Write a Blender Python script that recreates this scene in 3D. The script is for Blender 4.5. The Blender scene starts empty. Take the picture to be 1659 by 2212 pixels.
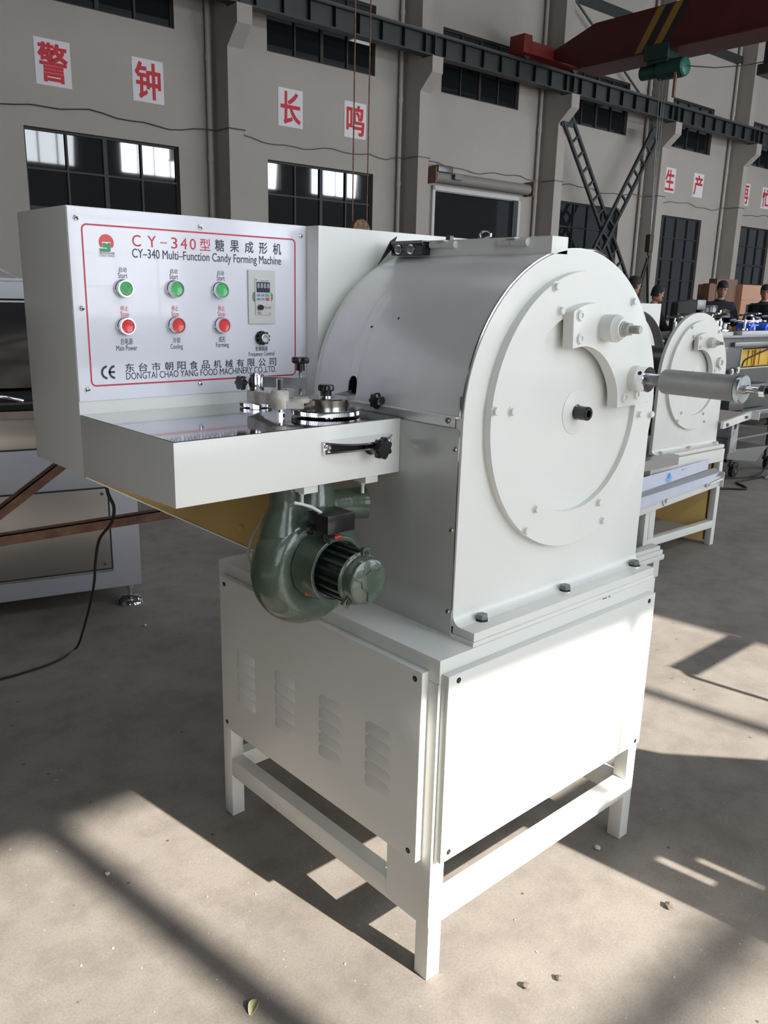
import bpy, bmesh, math, random
from mathutils import Vector, Matrix
random.seed(7)
PI = math.pi
SC = bpy.context.scene
COL = SC.collection
R = math.radians

# ------------------------------------------------------------------ camera
cam_d = bpy.data.cameras.new('camera'); cam = bpy.data.objects.new('camera', cam_d); COL.objects.link(cam)
cam.location = (-1.16189, -1.08440, 1.53054)
cam.rotation_euler = (1.314340, -0.023629, -0.735775)
cam_d.sensor_fit = 'HORIZONTAL'; cam_d.sensor_width = 36.0
cam_d.lens = 36.0 * 1800.17 / 1659.0
cam_d.clip_start = 0.05; cam_d.clip_end = 300
SC.camera = cam

# ------------------------------------------------------------------ world, sun, window light, exposure
SC.view_settings.view_transform = 'Standard'; SC.view_settings.look = 'None'
SC.view_settings.gamma = 1.0; SC.view_settings.use_curve_mapping = False
SC.view_settings.exposure = 0.0
wd = bpy.data.worlds.new('sky'); SC.world = wd; wd.use_nodes = True
bg = wd.node_tree.nodes['Background']
bg.inputs[0].default_value = (0.78, 0.86, 1.0, 1); bg.inputs[1].default_value = 0.35

# the hall is turned 2 degrees against the machine: s runs along the far wall, t away from the camera side
HX, HY, HA = -1.16189, -1.08440, R(-2.0)
HALL = Matrix.Translation((HX, HY, 0)) @ Matrix.Rotation(HA, 4, 'Z')
def hw(s, t, z): return HALL @ Vector((s, t, z))
SUN_DIR = Vector((-0.21, 1.55, -1.0)).normalized()
sl = bpy.data.lights.new('sun', 'SUN'); sl.energy = 14.5; sl.angle = R(0.6); sl.color = (1.0, 0.93, 0.83)
so = bpy.data.objects.new('sun', sl); COL.objects.link(so)
so.rotation_euler = SUN_DIR.to_track_quat('-Z', 'Y').to_euler(); so.location = (3, -12, 12)

T_FRONT = -5.0          # inner face of the window wall behind the camera
T_FAR = 18.58           # inner face of the far wall
BAY = 5.77
FRONT_WIN = [1.24 + BAY * k for k in range(-1, 7)]
def area(name, s, t, z, w, h, power, col, down=False):
    l = bpy.data.lights.new(name, 'AREA'); l.shape = 'RECTANGLE'; l.size = w; l.size_y = h; l.energy = power; l.color = col
    o = bpy.data.objects.new(name, l); COL.objects.link(o)
    d = HALL.to_3x3() @ (Vector((0, 0, -1)) if down else Vector((0, 1, -0.12)))
    o.rotation_euler = d.to_track_quat('-Z', 'Y').to_euler(); o.location = hw(s, t, z)
    if down: o.rotation_euler = (0, 0, HA)
    return o
for s0 in FRONT_WIN:
    g = 0.5 if s0 < 0 else (1.0 if s0 < 15 else 2.4)
    area('window_light_upper', s0 + 1.8, T_FRONT - 0.36, 7.85, 3.5, 1.6, 215*g, (0.86, 0.93, 1.0))
    area('window_light_lower', s0 + 1.8, T_FRONT - 0.36, 2.9, 3.5, 3.7, 240*g, (0.9, 0.95, 1.0))
for s0 in (3, 15, 27, 37):
    area('skylight', s0, 6.0, 12.9, 1.2, 9.0, 160, (0.93, 0.96, 1.0), down=True)

# ------------------------------------------------------------------ materials
MATS = {}
def mat(name, color, rough=0.5, metal=0.0, coat=0.0, noise=None, bump=None, spec=0.5, emit=None, extra=None):
    """noise = (scale, amount, second colour); bump = (scale, strength)"""
    if name in MATS: return MATS[name]
    m = bpy.data.materials.new(name); m.use_nodes = True; nt = m.node_tree; N = nt.nodes; L = nt.links
    p = N['Principled BSDF']
    p.inputs['Base Color'].default_value = (*color, 1); p.inputs['Roughness'].default_value = rough
    p.inputs['Metallic'].default_value = metal; p.inputs['Coat Weight'].default_value = coat
    p.inputs['Specular IOR Level'].default_value = spec
    if emit:
        p.inputs['Emission Color'].default_value = (*emit[0], 1); p.inputs['Emission Strength'].default_value = emit[1]
    tc = None
    if noise or bump:
        tc = N.new('ShaderNodeTexCoord')
    if noise:
        n = N.new('ShaderNodeTexNoise'); n.inputs['Scale'].default_value = noise[0]; n.inputs['Detail'].default_value = 6
        L.new(tc.outputs['Object'], n.inputs['Vector'])
        r = N.new('ShaderNodeValToRGB'); r.color_ramp.elements[0].position = 0.5 - noise[1]; r.color_ramp.elements[1].position = 0.5 + noise[1]
        r.color_ramp.elements[0].color = (*color, 1); r.color_ramp.elements[1].color = (*noise[2], 1)
        L.new(n.outputs['Fac'], r.inputs['Fac']); L.new(r.outputs['Color'], p.inputs['Base Color'])
    if bump:
        n2 = N.new('ShaderNodeTexNoise'); n2.inputs['Scale'].default_value = bump[0]; n2.inputs['Detail'].default_value = 4
        L.new(tc.outputs['Object'], n2.inputs['Vector'])
        b = N.new('ShaderNodeBump'); b.inputs['Strength'].default_value = bump[1]; b.inputs['Distance'].default_value = 0.01
        L.new(n2.outputs['Fac'], b.inputs['Height']); L.new(b.outputs['Normal'], p.inputs['Normal'])
    if extra: extra(nt, p)
    MATS[name] = m
    return m

def knurl(nt, p):
    N = nt.nodes; L = nt.links
    tc = N.new('ShaderNodeTexCoord'); sx = N.new('ShaderNodeSeparateXYZ'); L.new(tc.outputs['Object'], sx.inputs[0])
    def mth(op, a, b=None):
        n = N.new('ShaderNodeMath'); n.operation = op
        for i, v in enumerate((a, b)):
            if v is None: continue
            if isinstance(v, (int, float)): n.inputs[i].default_value = v
            else: L.new(v, n.inputs[i])
        return n.outputs[0]
    ang = mth('ARCTAN2', mth('SUBTRACT', sx.outputs['Z'], 1.345), mth('SUBTRACT', sx.outputs['X'], 0.668))
    a = mth('MULTIPLY', ang, 40.0); y = mth('MULTIPLY', sx.outputs['Y'], 1300.0)
    w1 = mth('ABSOLUTE', mth('SINE', mth('ADD', a, y))); w2 = mth('ABSOLUTE', mth('SINE', mth('SUBTRACT', a, y)))
    h = mth('MULTIPLY', w1, w2)
    b = N.new('ShaderNodeBump'); b.inputs['Strength'].default_value = 1.0; b.inputs['Distance'].default_value = 0.004
    L.new(h, b.inputs['Height']); L.new(b.outputs['Normal'], p.inputs['Normal'])

WHITE = mat('white_enamel', (0.76, 0.77, 0.735), 0.34, coat=0.15, noise=(3, 0.3, (0.80, 0.805, 0.77)), bump=(60, 0.02))
WHITE2 = mat('white_enamel_dusty', (0.70, 0.71, 0.68), 0.42, noise=(6, 0.25, (0.64, 0.63, 0.59)))
SHEET = mat('panel_film_white', (0.76, 0.77, 0.84), 0.22, coat=0.3)
STEEL = mat('brushed_steel', (0.50, 0.505, 0.51), 0.30, metal=0.85, noise=(5, 0.2, (0.58, 0.58, 0.58)))
GREYCOVER = mat('satin_grey_cover', (0.80, 0.805, 0.80), 0.28, metal=0.15, coat=0.3, noise=(7, 0.12, (0.84, 0.845, 0.85)))
MIRROR = mat('polished_steel_top', (0.55, 0.55, 0.56), 0.07, metal=1.0, noise=(9, 0.3, (0.48, 0.48, 0.49)))
CHROME = mat('chrome', (0.80, 0.80, 0.82), 0.10, metal=1.0)
ZINC = mat('zinc_plate', (0.56, 0.58, 0.60), 0.32, metal=0.9, noise=(60, 0.2, (0.44, 0.46, 0.48)))
DSTEEL = mat('dark_steel', (0.12, 0.12, 0.12), 0.35, metal=0.7)
BLACKP = mat('black_plastic', (0.012, 0.012, 0.014), 0.25, coat=0.3)
BLACKM = mat('black_matt', (0.012, 0.012, 0.012), 0.7)
KNURL = mat('knurled_steel', (0.42, 0.42, 0.42), 0.33, metal=1.0, extra=knurl)
GREENP = mat('green_hammer_paint', (0.06, 0.088, 0.064), 0.24, coat=0.5, noise=(14, 0.3, (0.075, 0.105, 0.078)), bump=(90, 0.12))
CAST = mat('dirty_white_casting', (0.70, 0.68, 0.64), 0.55, noise=(30, 0.12, (0.50, 0.44, 0.37)), bump=(60, 0.25))
YELLOWF = mat('yellow_brass_film', (0.42, 0.29, 0.09), 0.40, noise=(5, 0.3, (0.36, 0.25, 0.10)))
REDINK = mat('red_ink', (0.55, 0.025, 0.06), 0.4)
BLACKINK = mat('black_ink', (0.02, 0.02, 0.045), 0.4)
GREYINK = mat('grey_ink', (0.25, 0.24, 0.25), 0.4)
GREENINK = mat('green_ink', (0.035, 0.30, 0.12), 0.4)
LOGORED = mat('logo_red', (0.70, 0.07, 0.06), 0.4)
BGREEN = mat('green_button', (0.06, 0.50, 0.15), 0.3, coat=0.4)
BRED = mat('red_button', (0.75, 0.035, 0.04), 0.3, coat=0.4)
BEIGE = mat('beige_plastic', (0.62, 0.62, 0.59), 0.4)
DISPLAY = mat('display_glass', (0.04, 0.045, 0.07), 0.15)
DIGIT = mat('display_digit', (0.42, 0.42, 0.46), 0.4)
KEYBLUE = mat('blue_key', (0.35, 0.42, 0.56), 0.4)
RUST = mat('rusty_iron', (0.10, 0.055, 0.04), 0.75, noise=(16, 0.2, (0.24, 0.12, 0.065)), bump=(80, 0.4))
PLASTER = mat('wall_plaster', (0.385, 0.352, 0.318), 0.85, noise=(0.7, 0.35, (0.335, 0.305, 0.275)), bump=(40, 0.2))
GIRD = mat('dark_green_steel', (0.018, 0.024, 0.024), 0.5, noise=(4, 0.2, (0.03, 0.034, 0.033)))
REDP = mat('crane_red_paint', (0.075, 0.007, 0.008), 0.5, noise=(2, 0.3, (0.055, 0.006, 0.007)))
REDB = mat('crane_bright_red', (0.17, 0.014, 0.010), 0.5)
HAZY = mat('stripe_yellow', (0.22, 0.13, 0.02), 0.5)
TEAL = mat('hoist_green', (0.006, 0.040, 0.030), 0.4)
GLASS = mat('dark_window_glass', (0.012, 0.014, 0.016), 0.03, spec=0.75)
FRAMEM = mat('window_frame_dark', (0.022, 0.02, 0.018), 0.6)
FRAMEB = mat('window_reveal_brown', (0.17, 0.15, 0.125), 0.7)
PAPER = mat('sign_paper', (0.66, 0.65, 0.66), 0.7)
SIGNRED = mat('sign_red', (0.52, 0.012, 0.03), 0.6)
DOORGREY = mat('roller_grey', (0.22, 0.20, 0.18), 0.6)
ALU = mat('door_frame_light', (0.50, 0.50, 0.49), 0.5)
CARTON = mat('carton_brown', (0.16, 0.085, 0.05), 0.8, noise=(3, 0.3, (0.13, 0.07, 0.045)))
CARTON2 = mat('carton_orange', (0.34, 0.18, 0.11), 0.8, noise=(3, 0.3, (0.28, 0.15, 0.09)))
CRATEY = mat('yellow_crate', (0.62, 0.36, 0.01), 0.45)
BLUEF = mat('blue_film', (0.03, 0.12, 0.75), 0.3)
FILMW = mat('protective_film', (0.58, 0.63, 0.74), 0.3, noise=(12, 0.3, (0.52, 0.56, 0.66)))
DGREY = mat('grey_machine_paint', (0.055, 0.058, 0.058), 0.45, noise=(8, 0.3, (0.038, 0.042, 0.042)))
MGREY = mat('mid_grey_steel', (0.20, 0.20, 0.20), 0.4, metal=0.4)
OVENP = mat('oven_satin_steel', (0.42, 0.42, 0.44), 0.36, metal=0.8)
OVENF = mat('oven_frame_paint', (0.33, 0.335, 0.36), 0.45, metal=0.3)
OVEND = mat('oven_dark_glass', (0.03, 0.03, 0.032), 0.12, metal=0.3)
OVENL = mat('oven_light_band', (0.42, 0.43, 0.47), 0.5)
SKIN = mat('skin', (0.42, 0.22, 0.15), 0.6)
HAIR = mat('black_hair', (0.008, 0.008, 0.009), 0.7)
COATG = mat('olive_coat', (0.03, 0.034, 0.022), 0.85)
COATB = mat('navy_jacket', (0.010, 0.013, 0.022), 0.8)
COATL = mat('grey_jacket', (0.13, 0.12, 0.135), 0.85)
TROUS = mat('dark_trousers', (0.02, 0.02, 0.024), 0.85)
PIPE = mat('pvc_pipe', (0.42, 0.38, 0.345), 0.6)
CABLEG = mat('grey_cable', (0.42, 0.43, 0.44), 0.5)
PALE = mat('pale_chip', (0.62, 0.58, 0.52), 0.8)
WOODD = mat('hardboard', (0.26, 0.23, 0.20), 0.7)
BRASS = mat('brass_screw', (0.50, 0.46, 0.32), 0.3, metal=1.0)
ORANGE = mat('orange_label', (0.42, 0.10, 0.02), 0.5)

def floor_mat():
    m = bpy.data.materials.new('concrete_floor'); m.use_nodes = True; nt = m.node_tree; N = nt.nodes; L = nt.links
    p = N['Principled BSDF']; tc = N.new('ShaderNodeTexCoord')
    def noise(scale, detail=6, rough=0.55):
        n = N.new('ShaderNodeTexNoise'); n.inputs['Scale'].default_value = scale; n.inputs['Detail'].default_value = detail
        n.inputs['Roughness'].default_value = rough; L.new(tc.outputs['Object'], n.inputs['Vector']); return n
    def ramp(src, stops):
        r = N.new('ShaderNodeValToRGB'); cr = r.color_ramp
        while len(cr.elements) < len(stops): cr.elements.new(0.5)
        for e, (pos, c) in zip(cr.elements, stops): e.position = pos; e.color = (*c, 1)
        L.new(src, r.inputs['Fac']); return r
    def mixm(a, b, fac=None, mode='MULTIPLY', f=1.0):
        x = N.new('ShaderNodeMixRGB'); x.blend_type = mode; x.inputs[0].default_value = f
        if fac is not None: L.new(fac, x.inputs[0])
        for i, v in ((1, a), (2, b)):
            if isinstance(v, tuple): x.inputs[i].default_value = (*v, 1)
            else: L.new(v, x.inputs[i])
        return x.outputs[0]
    big = ramp(noise(1.3, 5).outputs['Fac'], [(0.3, (0.205, 0.185, 0.165)), (0.5, (0.250, 0.227, 0.204)), (0.7, (0.290, 0.264, 0.238))])
    mid = ramp(noise(7, 8, 0.65).outputs['Fac'], [(0.32, (0.78, 0.77, 0.76)), (0.55, (1, 1, 1)), (0.75, (1.06, 1.06, 1.05))])
    c = mixm(big.outputs['Color'], mid.outputs['Color'])
    fine = ramp(noise(160, 3).outputs['Fac'], [(0.3, (0.86, 0.86, 0.86)), (0.6, (1.04, 1.04, 1.04))])
    c = mixm(c, fine.outputs['Color'])
    v = N.new('ShaderNodeTexVoronoi'); v.inputs['Scale'].default_value = 9; L.new(tc.outputs['Object'], v.inputs['Vector'])
    pit = ramp(v.outputs['Distance'], [(0.0, (1, 1, 1)), (0.035, (1, 1, 1)), (0.055, (0, 0, 0))])
    c = mixm(c, (0.09, 0.08, 0.07), pit.outputs['Color'], 'MIX')
    v2 = N.new('ShaderNodeTexVoronoi'); v2.inputs['Scale'].default_value = 23; L.new(tc.outputs['Object'], v2.inputs['Vector'])
    fl = ramp(v2.outputs['Distance'], [(0.0, (0.8, 0.8, 0.8)), (0.03, (0.8, 0.8, 0.8)), (0.05, (0, 0, 0))])
    c = mixm(c, (0.55, 0.51, 0.46), fl.outputs['Color'], 'MIX')
    st = ramp(noise(2.6, 9, 0.7).outputs['Fac'], [(0.60, (0, 0, 0)), (0.72, (0.45, 0.45, 0.45))])
    c = mixm(c, (0.15, 0.13, 0.115), st.outputs['Color'], 'MIX')
    L.new(c, p.inputs['Base Color']); p.inputs['Roughness'].default_value = 0.62; p.inputs['Specular IOR Level'].default_value = 0.35
    b = N.new('ShaderNodeBump'); b.inputs['Strength'].default_value = 0.10; b.inputs['Distance'].default_value = 0.004
    L.new(noise(60, 6).outputs['Fac'], b.inputs['Height']); L.new(b.outputs['Normal'], p.inputs['Normal'])
    return m
FLOOR = floor_mat()

# ------------------------------------------------------------------ mesh kit
def frame_of(d):
    d = Vector(d).normalized(); a = Vector((0, 0, 1)) if abs(d.z) < 0.9 else Vector((1, 0, 0))
    u = d.cross(a).normalized(); return u, d.cross(u).normalized(), d
class B:
    def __init__(s): s.bm = bmesh.new(); s.mi = 0
    def face(s, vs):
        try:
            f = s.bm.faces.new(vs); f.material_index = s.mi; return f
        except ValueError: return None
    def hexa(s, P, bevel=0):
        v = [s.bm.verts.new(p) for p in P]
        fs = [s.face([v[i] for i in q]) for q in ((0,3,2,1),(4,5,6,7),(0,1,5,4),(1,2,6,5),(2,3,7,6),(3,0,4,7))]
        if bevel:
            es = {e for f in fs if f for e in f.edges}
            r = bmesh.ops.bevel(s.bm, geom=list(es), offset=bevel, segments=2, affect='EDGES', profile=0.6)
            for f in r['faces']: f.material_index = s.mi
        return s
    def box(s, x0, x1, y0, y1, z0, z1, bevel=0):
        if x0 > x1: x0, x1 = x1, x0
        if y0 > y1: y0, y1 = y1, y0
        if z0 > z1: z0, z1 = z1, z0
        return s.hexa([(x0,y0,z0),(x1,y0,z0),(x1,y1,z0),(x0,y1,z0),(x0,y0,z1),(x1,y0,z1),(x1,y1,z1),(x0,y1,z1)], bevel)
    def bar(s, a, b, w, h, up=(0,0,1)):
        a = Vector(a); b = Vector(b); d = (b - a).normalized(); u = Vector(up)
        side = d.cross(u).normalized() * w / 2; n = side.cross(d).normalized() * h / 2
        return s.hexa([a-side-n, a+side-n, a+side+n, a-side+n, b-side-n, b+side-n, b+side+n, b-side+n])
    def ring(s, c, u, v, r, n, ph=0): return [s.bm.verts.new(Vector(c) + u*r*math.cos(2*PI*i/n+ph) + v*r*math.sin(2*PI*i/n+ph)) for i in range(n)]
    def lathe(s, prof, o, axis, n=32, cap0=True, cap1=True, ph=0):
        """prof = [(radius, height along axis)]"""
        u, v, d = frame_of(axis); o = Vector(o); prev = None; first = None
        for r, h in prof:
            rg = s.ring(o + d*h, u, v, max(r, 1e-5), n, ph)
            if prev:
                for i in range(n): s.face((prev[i], prev[(i+1)%n], rg[(i+1)%n], rg[i]))
            else: first = rg
            prev = rg
        if cap0: s.face(first[::-1])
        if cap1: s.face(prev)
        return s
    def cyl(s, a, b, r, r1=None, n=20, ph=0):
        a = Vector(a); b = Vector(b)
        return s.lathe([(r, 0), (r if r1 is None else r1, (b-a).length)], a, b-a, n, ph=ph)
    def tube(s, pts, r, n=8, caps=True):
        pts = [Vector(p) for p in pts]; prev = None; u0 = None
        for i, p in enumerate(pts):
            d = (pts[min(i+1, len(pts)-1)] - pts[max(i-1, 0)]).normalized()
            if u0 is None: u, v, _ = frame_of(d)
            else:
                u = (u0 - d*u0.dot(d)).normalized(); v = d.cross(u)
            u0 = u; rr = r[i] if isinstance(r, (list, tuple)) else r
            rg = [s.bm.verts.new(p + u*rr*math.cos(2*PI*k/n) + v*rr*math.sin(2*PI*k/n)) for k in range(n)]
            if prev:
                for k in range(n): s.face((prev[k], prev[(k+1)%n], rg[(k+1)%n], rg[k]))
            elif caps: s.face(rg[::-1])
            prev = rg
        if caps: s.face(prev)
        return s
    def prism(s, poly, axis, a0, a1, hole=None, bevel=0):
        """poly of 2d points; axis 'x': (y,z), 'y': (x,z), 'z': (x,y)"""
        def P(p, a): return {'x': (a, p[0], p[1]), 'y': (p[0], a, p[1]), 'z': (p[0], p[1], a)}[axis]
        def loop(pl, a): return [s.bm.verts.new(P(p, a)) for p in pl]
        A = loop(poly, a0); Bv = loop(poly, a1); n = len(poly)
        for i in range(n): s.face((A[i], A[(i+1)%n], Bv[(i+1)%n], Bv[i]))
        if hole:
            HA_ = loop(hole, a0); HB = loop(hole, a1); m = len(hole)
            for i in range(m): s.face((HA_[(i+1)%m], HA_[i], HB[i], HB[(i+1)%m]))
            for V, H in ((A, HA_), (Bv, HB)):
                es = []
                for lp in (V, H):
                    for i in range(len(lp)):
                        e = s.bm.edges.get((lp[i], lp[(i+1)%len(lp)])) or s.bm.edges.new((lp[i], lp[(i+1)%len(lp)])); es.append(e)
                r = bmesh.ops.triangle_fill(s.bm, use_beauty=True, use_dissolve=False, edges=es)
                for g in r['geom']:
                    if isinstance(g, bmesh.types.BMFace): g.material_index = s.mi
        else:
            f0 = s.face(A[::-1]); f1 = s.face(Bv)
            if bevel:
                es = {e for f in (f0, f1) if f for e in f.edges}
                r = bmesh.ops.bevel(s.bm, geom=list(es), offset=bevel, segments=2, affect='EDGES', profile=0.6)
                for f in r['faces']: f.material_index = s.mi
        return s
    def hexbolt(s, c, d, r=0.008, h=0.007, washer=True, stud=0):
        c = Vector(c); d = Vector(d).normalized()
        if washer: s.lathe([(r*1.28, 0), (r*1.28, 0.0018)], c, d, 20); c = c + d*0.0018
        s.lathe([(r, 0), (r, h*0.85), (r*0.86, h)], c, d, 6, ph=0.3)
        if stud: s.cyl(c + d*h, c + d*(h+stud), r*0.5, n=12)
        return s
    def mat(s, i): s.mi = i; return s
    def build(s, name, mats, parent=None, smooth=35, recalc=True):
        if recalc: bmesh.ops.recalc_face_normals(s.bm, faces=s.bm.faces[:])
        me = bpy.data.meshes.new(name); s.bm.to_mesh(me); s.bm.free()
        for m in (mats if isinstance(mats, (list, tuple)) else [mats]): me.materials.append(m)
        if smooth:
            me.polygons.foreach_set('use_smooth', [True]*len(me.polygons)); me.set_sharp_from_angle(angle=R(smooth))
        o = bpy.data.objects.new(name, me); COL.objects.link(o)
        if parent: o.parent = parent
        return o
def tag(o, label=None, cat=None, group=None, kind=None):
    if label: o['label'] = label
    if cat: o['category'] = cat
    if group: o['group'] = group
    if kind: o['kind'] = kind
    return o
def thing(name, label, cat, loc=(0,0,0), rz=0, group=None):
    o = bpy.data.objects.new(name, None); COL.objects.link(o); o.empty_display_size = 0.1
    o.location = loc; o.rotation_euler = (0, 0, rz)
    return tag(o, label, cat, group)
def hthing(name, label, cat, s=0, t=0, z=0, rz=0, group=None):
    return thing(name, label, cat, hw(s, t, z), HA + rz, group)
def hall(o):
    o.matrix_world = HALL; o['kind'] = 'structure'; return o
def copyof(src, parent=None, loc=None, rot=None, name=None):
    c = src.copy(); COL.objects.link(c); c.parent = parent
    if loc is not None: c.location = loc
    if rot is not None: c.rotation_euler = rot
    return c
def copy_tree(o, parent=None):
    c = o.copy(); COL.objects.link(c); c.parent = parent
    for ch in list(o.children): copy_tree(ch, c)
    return c
def text_mesh(body):
    cu = bpy.data.curves.new('lettering', 'FONT'); cu.body = body; cu.resolution_u = 4
    o = bpy.data.objects.new('lettering', cu); COL.objects.link(o)
    bpy.context.view_layer.update()
    me = bpy.data.meshes.new_from_object(o.evaluated_get(bpy.context.evaluated_depsgraph_get()))
    bpy.data.objects.remove(o); bpy.data.curves.remove(cu)
    return me
def text(body, x0, x1, z0, z1, y, m, parent, name='lettering', embolden=0.0, depth=0.0004):
    """flat raised lettering in the plane y = const facing -Y, fitted to the box"""
    me = text_mesh(body)
    xs = [v.co.x for v in me.vertices]; ys = [v.co.y for v in me.vertices]
    ax, bx_, ay, by = min(xs), max(xs), min(ys), max(ys)
    sx = (x1-x0)/(bx_-ax); sz = (z1-z0)/(by-ay)
    bm = bmesh.new(); bm.from_mesh(me); bpy.data.meshes.remove(me)
    for v in bm.verts: v.co = Vector((x0+(v.co.x-ax)*sx, y, z0+(v.co.y-ay)*sz))
    if embolden:
        bmesh.ops.remove_doubles(bm, verts=bm.verts[:], dist=1e-6)
        for v in bm.verts: v.normal_update()
        mv = {}
        for v in bm.verts:
            be = [e for e in v.link_edges if len(e.link_faces) == 1]
            if len(be) != 2: continue
            n = Vector((0, 0, 0))
            for e in be:
                f = e.link_faces[0]; d = (e.verts[1].co-e.verts[0].co).normalized(); c = f.calc_center_median()
                o_ = Vector((d.z, 0, -d.x))
                if o_.dot(e.verts[0].co - c) < 0: o_ = -o_
                n += o_
            if n.length > 0.3: mv[v] = n.normalized()*embolden
        for v, d in mv.items(): v.co += d
    me2 = bpy.data.meshes.new(name)
    ret = bmesh.ops.extrude_face_region(bm, geom=bm.faces[:])
    for v in [g for g in ret['geom'] if isinstance(g, bmesh.types.BMVert)]: v.co.y -= depth
    bmesh.ops.recalc_face_normals(bm, faces=bm.faces[:])
    bm.to_mesh(me2); bm.free(); me2.materials.append(m)
    o = bpy.data.objects.new(name, me2); COL.objects.link(o); o.parent = parent
    return o
def arc(cx, cz, r, a0, a1, n): return [(cx+r*math.cos(R(a0+(a1-a0)*i/n)), cz+r*math.sin(R(a0+(a1-a0)*i/n))) for i in range(n+1)]

# ------------------------------------------------------------------ hall shell
def wall_grid(name, s0, s1, z0, z1, t0, t1, holes, m, mirror=False):
    ss = sorted({s0, s1} | {h[0] for h in holes} | {h[1] for h in holes}); zs = sorted({z0, z1} | {h[2] for h in holes} | {h[3] for h in holes})
    ss = [x for x in ss if s0 <= x <= s1]; b = B()
    def hole(a, c): return any(h[0] <= a <= h[1] and h[2] <= c <= h[3] for h in holes)
    cell = [[not hole((ss[i]+ss[i+1])/2, (zs[j]+zs[j+1])/2) for j in range(len(zs)-1)] for i in range(len(ss)-1)]
    for i in range(len(ss)-1):
        for j in range(len(zs)-1):
            if not cell[i][j]: continue
            a, c, d, e = ss[i], ss[i+1], zs[j], zs[j+1]
            V = lambda P: [b.bm.verts.new(p) for p in P]
            b.face(V([(a,t0,d),(c,t0,d),(c,t0,e),(a,t0,e)])); b.face(V([(a,t1,d),(a,t1,e),(c,t1,e),(c,t1,d)]))
            if i == 0 or not cell[i-1][j]: b.face(V([(a,t0,d),(a,t0,e),(a,t1,e),(a,t1,d)]))
            if i == len(ss)-2 or not cell[i+1][j]: b.face(V([(c,t0,d),(c,t1,d),(c,t1,e),(c,t0,e)]))
            if j == 0 or not cell[i][j-1]: b.face(V([(a,t0,d),(a,t1,d),(c,t1,d),(c,t0,d)]))
            if j == len(zs)-2 or not cell[i][j+1]: b.face(V([(a,t0,e),(c,t0,e),(c,t1,e),(a,t1,e)]))
    bmesh.ops.remove_doubles(b.bm, verts=b.bm.verts[:], dist=1e-5)
    return hall(b.build(name, m, smooth=0))

b = B(); b.box(-14, 46, -5.3, 18.9, -0.2, 0.0); hall(b.build('floor', FLOOR, smooth=0))
FARW = [(0.34, 3.74), (6.11, 9.51), (11.87, 15.2), (23.2, 26.5), (28.85, 32.05), (34.5, 37.8)]
LOWZ = (0.75, 4.63); UPZ = (7.02, 8.67)
UPW = [(0.34, 3.74), (6.11, 9.5), (11.88, 15.2), (17.6, 20.85), (23.2, 26.5), (28.9, 32.1), (34.6, 37.8)]
DOOR = (17.35, 21.14, 0.0, 4.55)
holes = [(a, c, *LOWZ) for a, c in FARW] + [(a, c, *UPZ) for a, c in UPW] + [DOOR]
wall_grid('wall_back', -14, 46, 0, 11.9, T_FAR, T_FAR+0.3, holes, PLASTER)
holes = []
for s0 in FRONT_WIN: holes += [(s0, s0+3.64, 0.9, 4.86), (s0, s0+3.6, 7.03, 8.65)]
wall_grid('wall_front', -14, 46, 0, 11.9, T_FRONT-0.3, T_FRONT, holes, PLASTER)
b = B(); b.box(-9.9, -9.6, -5.0, 18.5, 0, 11.9); hall(b.build('wall_left', mat('wall_left_dull', (0.20, 0.19, 0.18), 0.85), smooth=0))
# roof: two slopes
ROOFM = mat('roof_sheet', (0.085, 0.082, 0.078), 0.6)
b = B()
b.hexa([(-14.3,-5.3,11.9),(46,-5.3,11.9),(46,6.8,13.4),(-14.3,6.8,13.4),(-14.3,-5.3,12.0),(46,-5.3,12.0),(46,6.8,13.5),(-14.3,6.8,13.5)])
b.hexa([(-14.3,6.8,13.4),(46,6.8,13.4),(46,18.9,11.9),(-14.3,18.9,11.9),(-14.3,6.8,13.5),(46,6.8,13.5),(46,18.9,12.0),(-14.3,18.9,12.0)])
hall(b.build('ceiling', ROOFM, smooth=0))
k = 0
for t in (18.2, 16.6, 15.0, 13.4, 11.8, 10.2):
    b = B(); z = 11.9 + (18.9-t)*0.124 - 0.14; b.box(-14, 46, t-0.05, t+0.05, z-0.1, z+0.1); k += 1
    hall(b.build('trim_%d' % k, GIRD, smooth=0))
b = B(); b.box(-14, 46, 18.42, T_FAR-0.001, 10.45, 10.72); hall(b.build('trim_20', GIRD, smooth=0))

# unseen canopy, added to stop sun entering the upper windows
b = B(); b.box(-14.3, 46, -9.0, -5.3, 8.86, 9.0); hall(b.build('trim_30', GIRD, smooth=0))
# columns with corbels
COLS = [10.39 + BAY*i for i in range(-2, 6)]
for i, s in enumerate(COLS):
    b = B()
    b.prism([(T_FAR, 0), (17.86, 0), (17.86, 6.72), (17.42, 7.12), (17.42, 7.5), (17.86, 7.5), (17.86, 11.9), (T_FAR, 11.9)], 'x', s, s+0.38)
    hall(b.build('wall_column', PLASTER, smooth=0))
    b = B(); b.cyl((s-0.14, 18.48, 0), (s-0.14, 18.48, 11.8), 0.055, n=10)
    for z in (2.2, 4.4, 6.5, 8.6): b.cyl((s-0.14, 18.48, z), (s-0.14, 18.48, z+0.12), 0.068, n=10)
    hall(b.build('trim_pipe', PIPE))
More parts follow.
